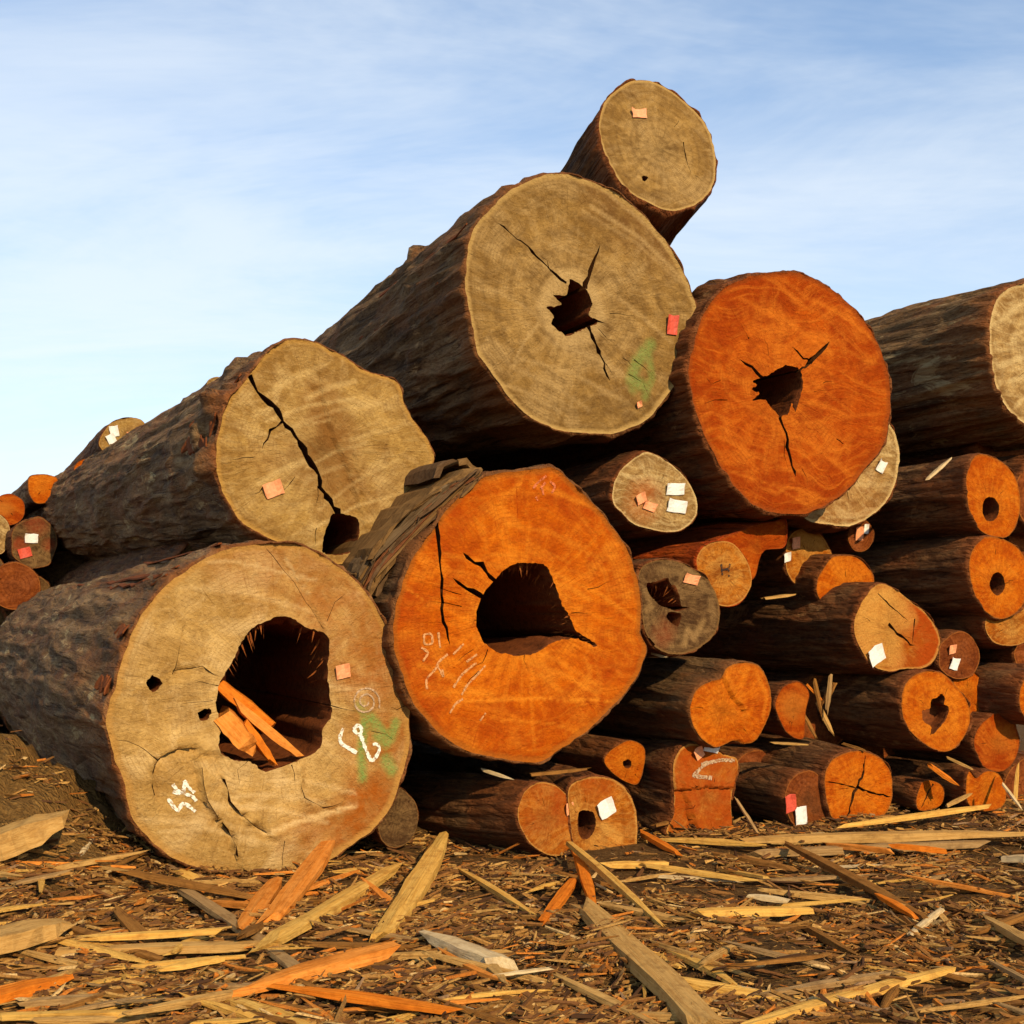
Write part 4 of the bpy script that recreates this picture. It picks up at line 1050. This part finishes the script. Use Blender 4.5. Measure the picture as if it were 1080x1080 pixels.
def stick(label, p0, p1, wpx, mat, lift=(0.03, 0.03), thick=0.5, tapers=(0.8, 0.5), bend=0.008, name='wood_splinter', cat='splinter', group=None, ends=None):
    """p0, p1: where its ends lie on the ground; ends gives 3-D end points instead"""
    if ends is None:
        a, b_ = gpoint(p0[0], p0[1], lift[0]), gpoint(p1[0], p1[1], lift[1])
    else:
        a, b_ = ends
    c = (a + b_) / 2
    d = b_ - a; L = np.linalg.norm(d)
    w = wpx * c[1] / FPX
    h = max(0.008, w * thick)
    vs, fs = splinter_mesh(L, w, h, tapers[0], tapers[1], bend)
    o = mesh_obj(name, vs, fs, W[mat], None, smooth=False)
    xa = Vector(d).normalized(); ya = Vector((0, 0, 1)).cross(xa).normalized(); za = xa.cross(ya)
    c = c + np.array(za) * h * 0.3
    o.matrix_world = Matrix(((xa.x, ya.x, za.x, c[0]), (xa.y, ya.y, za.y, c[1]), (xa.z, ya.z, za.z, c[2]), (0, 0, 0, 1)))
    tag(o, label, cat, group)
    return o

SP = 'splinters scattered in front of the pile'
#---STICKS
stick('flat weathered grey stick slanting across the chips below the big hollow log', (195,940), (312,1022), 17, 'grey', (.06,.05), .35, (.9,.8), group=SP)
stick('orange split leaning up against the bottom of the big hollow log', (350,884), (280,980), 24, 'orange', (.16,.03), .4, (.5,.7), group=SP)
stick('bright straw split lying below the orange leaning one', (412,920), (283,996), 20, 'straw', (.04,.04), .5, (.8,.9), group=SP)
stick('two-tone straw and brown split standing up toward the front brown-orange log', (468,884), (404,988), 24, 'straw', (.12,.03), .5, (.5,.8), group=SP)
stick('dark brown strip along the left side of the two-tone straw split', (458,890), (392,992), 12, 'brown', (.10,.02), .5, (.6,.5), group=SP)
stick('broad orange wedge pointing left in the bottom foreground', (258,1046), (412,1004), 30, 'orange', (.05,.07), .45, (.2,1.0), group=SP)
stick('long narrow orange split under the broad orange wedge', (298,1043), (470,1068), 19, 'bright', (.03,.05), .45, (.4,.7), group=SP)
stick('short pale weathered chunk in the middle foreground', (448,988), (530,1022), 25, 'pale', (.04,.04), .5, (.4,1.0), group=SP)
stick('long tan sawn plank running out of the bottom of the picture', (612,955), (752,1092), 33, 'tan', (.06,.06), .42, (.75,.9), .004, 'split_plank', 'plank')
stick('thin straw stick leaning on the squarish tan log end', (602,893), (700,980), 9, 'straw', (.16,.03), .8, (.8,.4), group=SP)
stick('yellow sliver left of the front brown-orange log end', (485,918), (562,966), 9, 'straw', (.03,.03), .5, (.6,.5), group=SP)
stick('vivid orange sliver hanging below the front brown-orange log end, left one', (608,925), (570,975), 13, 'bright', (.03,.03), .5, (.5,.5), group=SP)
stick('vivid orange sliver hanging below the front brown-orange log end, right one', (606,900), (626,956), 12, 'bright', (.10,.03), .5, (.5,.5), group=SP)
stick('small vivid orange sliver right of the squarish tan log end', (677,880), (716,902), 10, 'bright', (.06,.03), .5, (.9,.4), group=SP)
stick('bright straw pole in the bottom right corner', (785,1084), (1002,1024), 18, 'straw', (.05,.06), .5, (.6,.6), .004, group=SP)
stick('greenish grey stick behind the bright straw pole', (800,1052), (942,1028), 13, 'grey', (.03,.03), .5, (.6,.6), group=SP)
stick('long pale weathered beam at the foot of the right-hand stack', (785,888), (1062,882), 19, 'tan', (.07,.07), .5, (.55,.45), .003, 'split_plank', 'plank')
stick('second weathered beam lying just in front of the long pale one', (800,902), (1030,892), 14, 'grey', (.05,.05), .6, (.8,.8), .004, 'split_plank', 'plank')
stick('thin yellow stick propped above the long pale beam', (893,872), (1042,852), 7, 'straw', (.10,.14), .8, (.7,.7), .004, group=SP)
stick('left one of two orange pieces end to end before the beam', (872,892), (938,899), 11, 'orange', (.08,.08), .5, (.5,.8), group=SP)
stick('right one of two orange pieces end to end before the beam', (938,893), (994,899), 11, 'bright', (.08,.08), .5, (.8,.8), group=SP)
stick('brown diagonal stick with dark shade beneath, right of centre', (828,890), (976,970), 15, 'brown', (.12,.04), .45, (.5,.4), group=SP)
stick('straw block lying level right of the long tan plank', (735,966), (852,962), 15, 'straw', (.04,.04), .6, (.9,.7), group=SP)
stick('small pale stick crossing in the right foreground', (960,987), (994,960), 7, 'pale', (.04,.06), .7, (.8,.8), group=SP)
stick('short tan stick beside the small pale crossing one', (990,965), (1008,988), 8, 'tan', (.04,.03), .7, (.8,.6), group=SP)
stick('pale stick end cut by the right edge', (1058,908), (1100,907), 12, 'pale', (.06,.06), .6, (.8,.8), group=SP)
stick('straw stick behind the long tan plank, upper one', (680,914), (792,930), 9, 'straw', (.04,.04), .6, (.7,.6), group=SP)
stick('straw stick at the foot of the squarish tan log end', (640,914), (704,913), 11, 'straw', (.04,.04), .6, (.8,.8), group=SP)
stick('pale stick parallel below the upper straw one', (690,925), (780,930), 6, 'pale', (.03,.03), .6, (.8,.6), group=SP)
stick('bright straw lath lying level at lower left', (85,992), (225,984), 11, 'straw', (.06,.06), .6, (.8,.9), .004, group=SP)
stick('broad tan board under the bright straw lath', (60,1006), (258,1000), 22, 'tan', (.03,.03), .4, (.8,.9), .004, 'split_plank', 'plank')
stick('straw strip below the broad tan board', (120,1022), (255,1010), 9, 'straw', (.04,.04), .5, (.5,.7), group=SP)
stick('yellow fragment near the lower end of the grey stick', (170,1024), (236,1012), 13, 'straw', (.05,.05), .5, (.5,.8), group=SP)
stick('pale sliver up on the earth mound, left one', (70,926), (98,884), 6, 'pale', (.02,.02), .6, (.6,.6), group=SP)
stick('pale sliver up on the earth mound, right one', (78,924), (108,880), 5, 'tan', (.02,.02), .6, (.6,.6), group=SP)
stick('tan chip at the foot of the earth mound', (98,950), (138,930), 11, 'tan', (.02,.03), .5, (.7,.8), group=SP)
stick('broad orange splinter in the lower left corner', (-20,1058), (72,1034), 28, 'bright', (.05,.05), .4, (.9,.3), group=SP)
stick('grey stick under the lower left orange splinter', (20,1060), (100,1054), 15, 'grey', (.03,.03), .5, (.6,.7), group=SP)
stick('long straw lath along the bottom left edge', (-10,1074), (150,1070), 14, 'straw', (.04,.04), .5, (.9,.7), .004, group=SP)
stick('brown-yellow lath along the foot of the big hollow log', (120,918), (268,948), 13, 'brown', (.05,.05), .5, (.5,.6), group=SP)
stick('orange-brown block beside the orange leaning split', (292,930), (256,978), 20, 'orange', (.05,.03), .5, (.7,.6), group=SP)
stick('orange-brown lath running right from the block', (215,952), (300,960), 12, 'orange', (.04,.04), .5, (.5,.8), group=SP)
stick('brown-yellow lath cut by the right edge, lower right', (1038,970), (1095,1002), 15, 'tan', (.05,.05), .5, (.6,.8), group=SP)
stick('rusty lath above the brown-yellow one at the right edge', (1030,985), (1095,962), 11, 'brown', (.05,.05), .5, (.6,.8), group=SP)
stick('grey stick cut by the right edge near the bottom', (1042,1014), (1095,1042), 8, 'grey', (.03,.03), .6, (.6,.8), group=SP)
stick('tan-orange lath beside the long tan plank at the bottom', (585,1030), (694,1084), 13, 'tan', (.03,.03), .5, (.6,.7), group=SP)
stick('pinkish sliver between lath and plank at the bottom', (648,1052), (688,1080), 9, 'orange', (.04,.04), .5, (.6,.7), group=SP)
stick('thin pale stick at the bottom centre left', (462,1057), (512,1071), 6, 'pale', (.03,.03), .6, (.7,.7), group=SP)
stick('thin pale sticks bent before the pale chunk', (522,1030), (580,1022), 5, 'pale', (.06,.06), .7, (.7,.7), group=SP)
stick('brown flat board behind the diagonal stick', (755,902), (832,917), 13, 'brown', (.03,.03), .4, (.6,.7), group=SP)
stick('straw splinter at the left of the flat brown board', (760,918), (806,926), 7, 'straw', (.04,.05), .5, (.6,.7), group=SP)
stick('pale broken chip behind the straw block', (790,946), (832,952), 11, 'pale', (.04,.05), .5, (.6,.7), group=SP)
stick('pale chips at the bottom centre right', (752,1040), (790,1046), 12, 'pale', (.03,.03), .5, (.6,.7), group=SP)
stick('dark orange lath in front of the diagonal brown stick', (925,945), (965,968), 10, 'bright', (.08,.06), .5, (.6,.6), group=SP)
stick('thin straw lath behind the diagonal stick at right', (888,915), (936,914), 6, 'pale', (.03,.03), .6, (.6,.6), group=SP)
stick('tan slab of wood at the left picture edge', (-15,1000), (66,978), 52, 'tan', (.07,.07), .35, (.9,.4), group=SP)
stick('rough tan plank on the mound, cut by the left edge', (-20,842), (60,822), 40, 'brown', (.03,.03), .3, (.9,.5), group=SP)
stick('tan log offcut half buried in the mound at left', (-20,905), (70,872), 56, 'tan', (.0,.0), .5, (.9,.5), group=SP)

# sticks lying on logs or leaning in the stack
def stick3(label, a, b_, wpx, mat, **k):
    return stick(label, None, None, wpx, mat, ends=(at(*a), at(*b_)), **k)
stick3('small pale stick lying on the bark of the upper holed log', (978,506,9.32), (1002,485,9.4), 6, 'pale')
stick3('thin yellow stick upright at the right edge before the lowest orange end', (1071,848,9.0), (1074,806,9.2), 4, 'straw')
stick3('thin pale stick leaning beside the lowest orange end', (1058,828,9.05), (1076,852,8.9), 4, 'pale')
stick3('thin grey stick leaning in the dark beside the tagged dark end', (778,846,8.5), (802,884,8.3), 4, 'grey')
stick3('pale chip on top of the front brown-orange log', (508,812,7.75), (538,822,7.65), 6, 'pale')
stick3('fallen red splinter behind the small cracked orange end', (980,808,9.2), (1008,828,9.1), 9, 'bright')
stick3('dark splinter on the front log under the bright orange hollow log', (560,818,7.75), (620,812,7.95), 7, 'brown')
# orange splinters inside the big hollow
stick3('broad orange splinter in the mouth of the big hollow, flat upper one', (224,722,7.0), (284,768,7.12), 28, 'bright', thick=.5, tapers=(.9,.6))
stick3('broad orange splinter in the mouth of the big hollow, lower one', (228,757,7.0), (264,796,7.05), 46, 'orange', thick=.5, tapers=(.9,.6))
stick3('long orange splinter crossing the mouth of the big hollow to the right', (246,744,6.99), (314,800,7.15), 18, 'orange', thick=.6, tapers=(.8,.6))
stick3('short orange splinter poking down from the big hollow', (258,766,6.99), (286,806,7.07), 15, 'bright', thick=.6, tapers=(.8,.5))

for k, (a_, b_, w_, m_) in enumerate((((806,632,9.15),(838,628,9.4),6,'tan'), ((688,690,8.4),(704,694,8.3),5,'pale'), ((858,716,9.3),(868,760,9.25),6,'brown'),
        ((876,712,9.3),(872,752,9.2),5,'grey'), ((850,722,9.32),(866,738,9.28),5,'bright'), ((880,722,9.3),(868,744,9.25),7,'brown'), ((862,742,9.3),(878,775,9.2),6,'tan'), ((846,752,9.3),(860,778,9.2),5,'brown'), ((1000,800,9.4),(1026,812,9.3),5,'tan'), ((890,785,9.0),(912,792,8.9),5,'brown'), ((815,784,8.8),(850,786,8.75),5,'tan'),
        ((690,872,8.2),(712,866,8.4),6,'brown'), ((1000,850,9.0),(1024,838,9.2),6,'tan'))):
    stick3('%s sliver of wood caught among the right-hand logs' % {'tan': 'tan', 'orange': 'light orange', 'pale': 'pale', 'brown': 'brown', 'grey': 'grey', 'bright': 'vivid orange'}[m_], a_, b_, w_, m_, group='slivers caught among the right-hand logs')
# medium loose splinters, each its own piece; meshes shared within a kind
kinds = [('straw', 'short straw-coloured splinter lying loose in the chip litter'), ('orange', 'short orange splinter lying loose in the chip litter'),
         ('grey', 'short weathered grey splinter lying loose in the chip litter'), ('brown', 'short brown splinter lying loose in the chip litter'),
         ('tan', 'short tan splinter lying loose in the chip litter')]
pr = random.Random(5)
protos = {}
for mk, lb in kinds:
    protos[mk] = []
    for v in range(4):
        vs, fs = splinter_mesh(1.0, pr.uniform(.05, .11), pr.uniform(.025, .05), .5, .35, pr.uniform(-.05, .05), 5)
        me = bpy.data.meshes.new('loose_splinter'); me.from_pydata(vs, [], fs); me.materials.append(W[mk]); me.update()
        protos[mk].append(me)
for i in range(290):
    mk, lb = pr.choices(kinds, (3, 2, 2, 6, 4))[0]
    px = pr.uniform(-30, 1110)
    lo = 905 if px < 420 else (905 if px < 690 else 880)
    if i % 4 == 0: px, lo = pr.uniform(-20, 640), 915
    py = lo + (1085 - lo) * pr.random() ** 1.2
    p = gpoint(px, py, pr.uniform(0.015, 0.05))
    o = bpy.data.objects.new('loose_splinter', pr.choice(protos[mk]))
    COL.objects.link(o)
    s = pr.choice((pr.uniform(0.12, 0.28), pr.uniform(0.25, 0.7)))
    o.location = p; o.scale = (s, s * pr.uniform(.6, 1.3), s)
    o.rotation_euler = (pr.uniform(-.3, .3), pr.uniform(-.16, .16), pr.gauss(0.0, 0.8))
    col_ = {'straw': 'straw-coloured', 'orange': 'orange', 'grey': 'weathered grey', 'brown': 'brown', 'tan': 'tan'}[mk]
    row = 0 if py < 965 else 1
    place = (('by the foot of the earth mound', 'in the lower left corner'), ('in front of the big tan hollow log', 'at the bottom left of the middle'),
             ('in front of the low brown-orange logs', 'beside the long sawn plank'), ('before the right-hand stack', 'in the lower right corner'))[0 if px < 200 else 1 if px < 460 else 2 if px < 780 else 3][row]
    size = 'tiny' if s < 0.2 else 'short' if s < 0.36 else 'long thin'
    tag(o, '%s %s splinter loose in the chips %s' % (size, col_, place), 'splinter', 'loose splinters in the chip litter')

# chip litter nobody could count: one object
tones = np.array([(0.42,0.235,0.062),(0.30,0.150,0.036),(0.20,0.088,0.021),(0.125,0.052,0.015),(0.06,0.026,0.010),(0.42,0.135,0.016),(0.24,0.14,0.065),(0.52,0.34,0.13)])
NCH = 150000
px = np.where(rng.random(NCH) < 0.80, rng.uniform(-60, 1140, NCH), rng.uniform(-420, 1500, NCH)); py = 800 + 300 * rng.random(NCH) ** 0.9
pos = np.zeros((NCH, 3))
zz = np.zeros(NCH)
for _ in range(7):
    d = (CAM_Z - zz) * FPX / np.maximum(py - HORIZON, 60)
    x, y = (px - 540) / FPX * d, d
    zz = 0.5 * zz + 0.5 * ground_h(x, y)
pos = np.c_[x, y, ground_h(x, y) + 0.006 + 0.035 * rng.random(NCH) ** 2]
clump = fbm(np.c_[x * 1.6, y * 2.4, np.full(NCH, 4.4)], 4)
kept = rng.random(NCH) < np.clip(0.62 + clump * 3.0, 0.06, 1)
x, y, pos = x[kept], y[kept], pos[kept]; NCH = len(x)
Lc = np.clip(np.exp(rng.normal(-3.35, 0.75, NCH)), 0.010, 0.34)
wc = np.clip(Lc * rng.uniform(0.05, 0.5, NCH) ** 1.1, 0.004, 0.022); hc = wc * rng.uniform(0.25, 0.6, NCH)
yaw = np.where(rng.random(NCH) < 0.7, 2.2 * fbm(np.c_[x * 1.4, y * 1.4, np.full(NCH, 9.1)], 3) + rng.normal(0, 0.35, NCH), rng.uniform(0, math.pi, NCH)); pit = rng.normal(0, 0.22, NCH); rol = rng.normal(0, 0.6, NCH)
cube = np.array([(-1,-1,-1),(1,-.6,-1),(1,.5,-1),(-1,1,-1),(-.9,-.7,1),(.85,-.4,1),(.9,.4,1),(-.8,.6,1)], float) * 0.5
loc_ = cube[None] * np.c_[Lc, wc, hc][:, None, :] * (1 + 0.2 * rng.normal(size=(NCH, 8, 3)))
cr, sr = np.cos(rol)[:, None], np.sin(rol)[:, None]
yy_, zz_ = loc_[..., 1] * cr - loc_[..., 2] * sr, loc_[..., 1] * sr + loc_[..., 2] * cr
cp, sp_ = np.cos(pit)[:, None], np.sin(pit)[:, None]
xx_, zz_ = loc_[..., 0] * cp - zz_ * sp_, loc_[..., 0] * sp_ + zz_ * cp
cw, sw_ = np.cos(yaw)[:, None], np.sin(yaw)[:, None]
P = np.stack([xx_ * cw - yy_ * sw_, xx_ * sw_ + yy_ * cw, zz_], -1) + pos[:, None]
fq = np.array([(3,2,1,0),(4,5,6,7),(0,1,5,4),(1,2,6,5),(2,3,7,6),(3,0,4,7)])
FQ = (np.arange(NCH)[:, None, None] * 8 + fq[None]).reshape(-1, 4)
tn = tones[rng.choice(8, NCH, p=[.12,.22,.25,.18,.10,.07,.03,.03])] * rng.uniform(0.75, 1.25, (NCH, 1))
lm, g, b = new_mat('chip_litter', 0.9, 0.15)
tcol = g.attr('tint', 'Vector')
nn = g.noise(g.n('ShaderNodeTexCoord').outputs['Object'], 90, 3, 0.6)
g.put(b, 'Base_Color', g.mix(g.math('MULTIPLY', g.ramp(nn, (0.35, 1.0), (0.55, 0.0)), 0.5), tcol, (0.05, 0.025, 0.01)))
lit = mesh_obj('wood_chips', P.reshape(-1, 3), FQ, lm, None, dict(tint=np.repeat(tn, 8, 0)), smooth=False)
tag(lit, 'litter of small wood chips, bark bits and slivers over the ground', None, None, 'stuff')
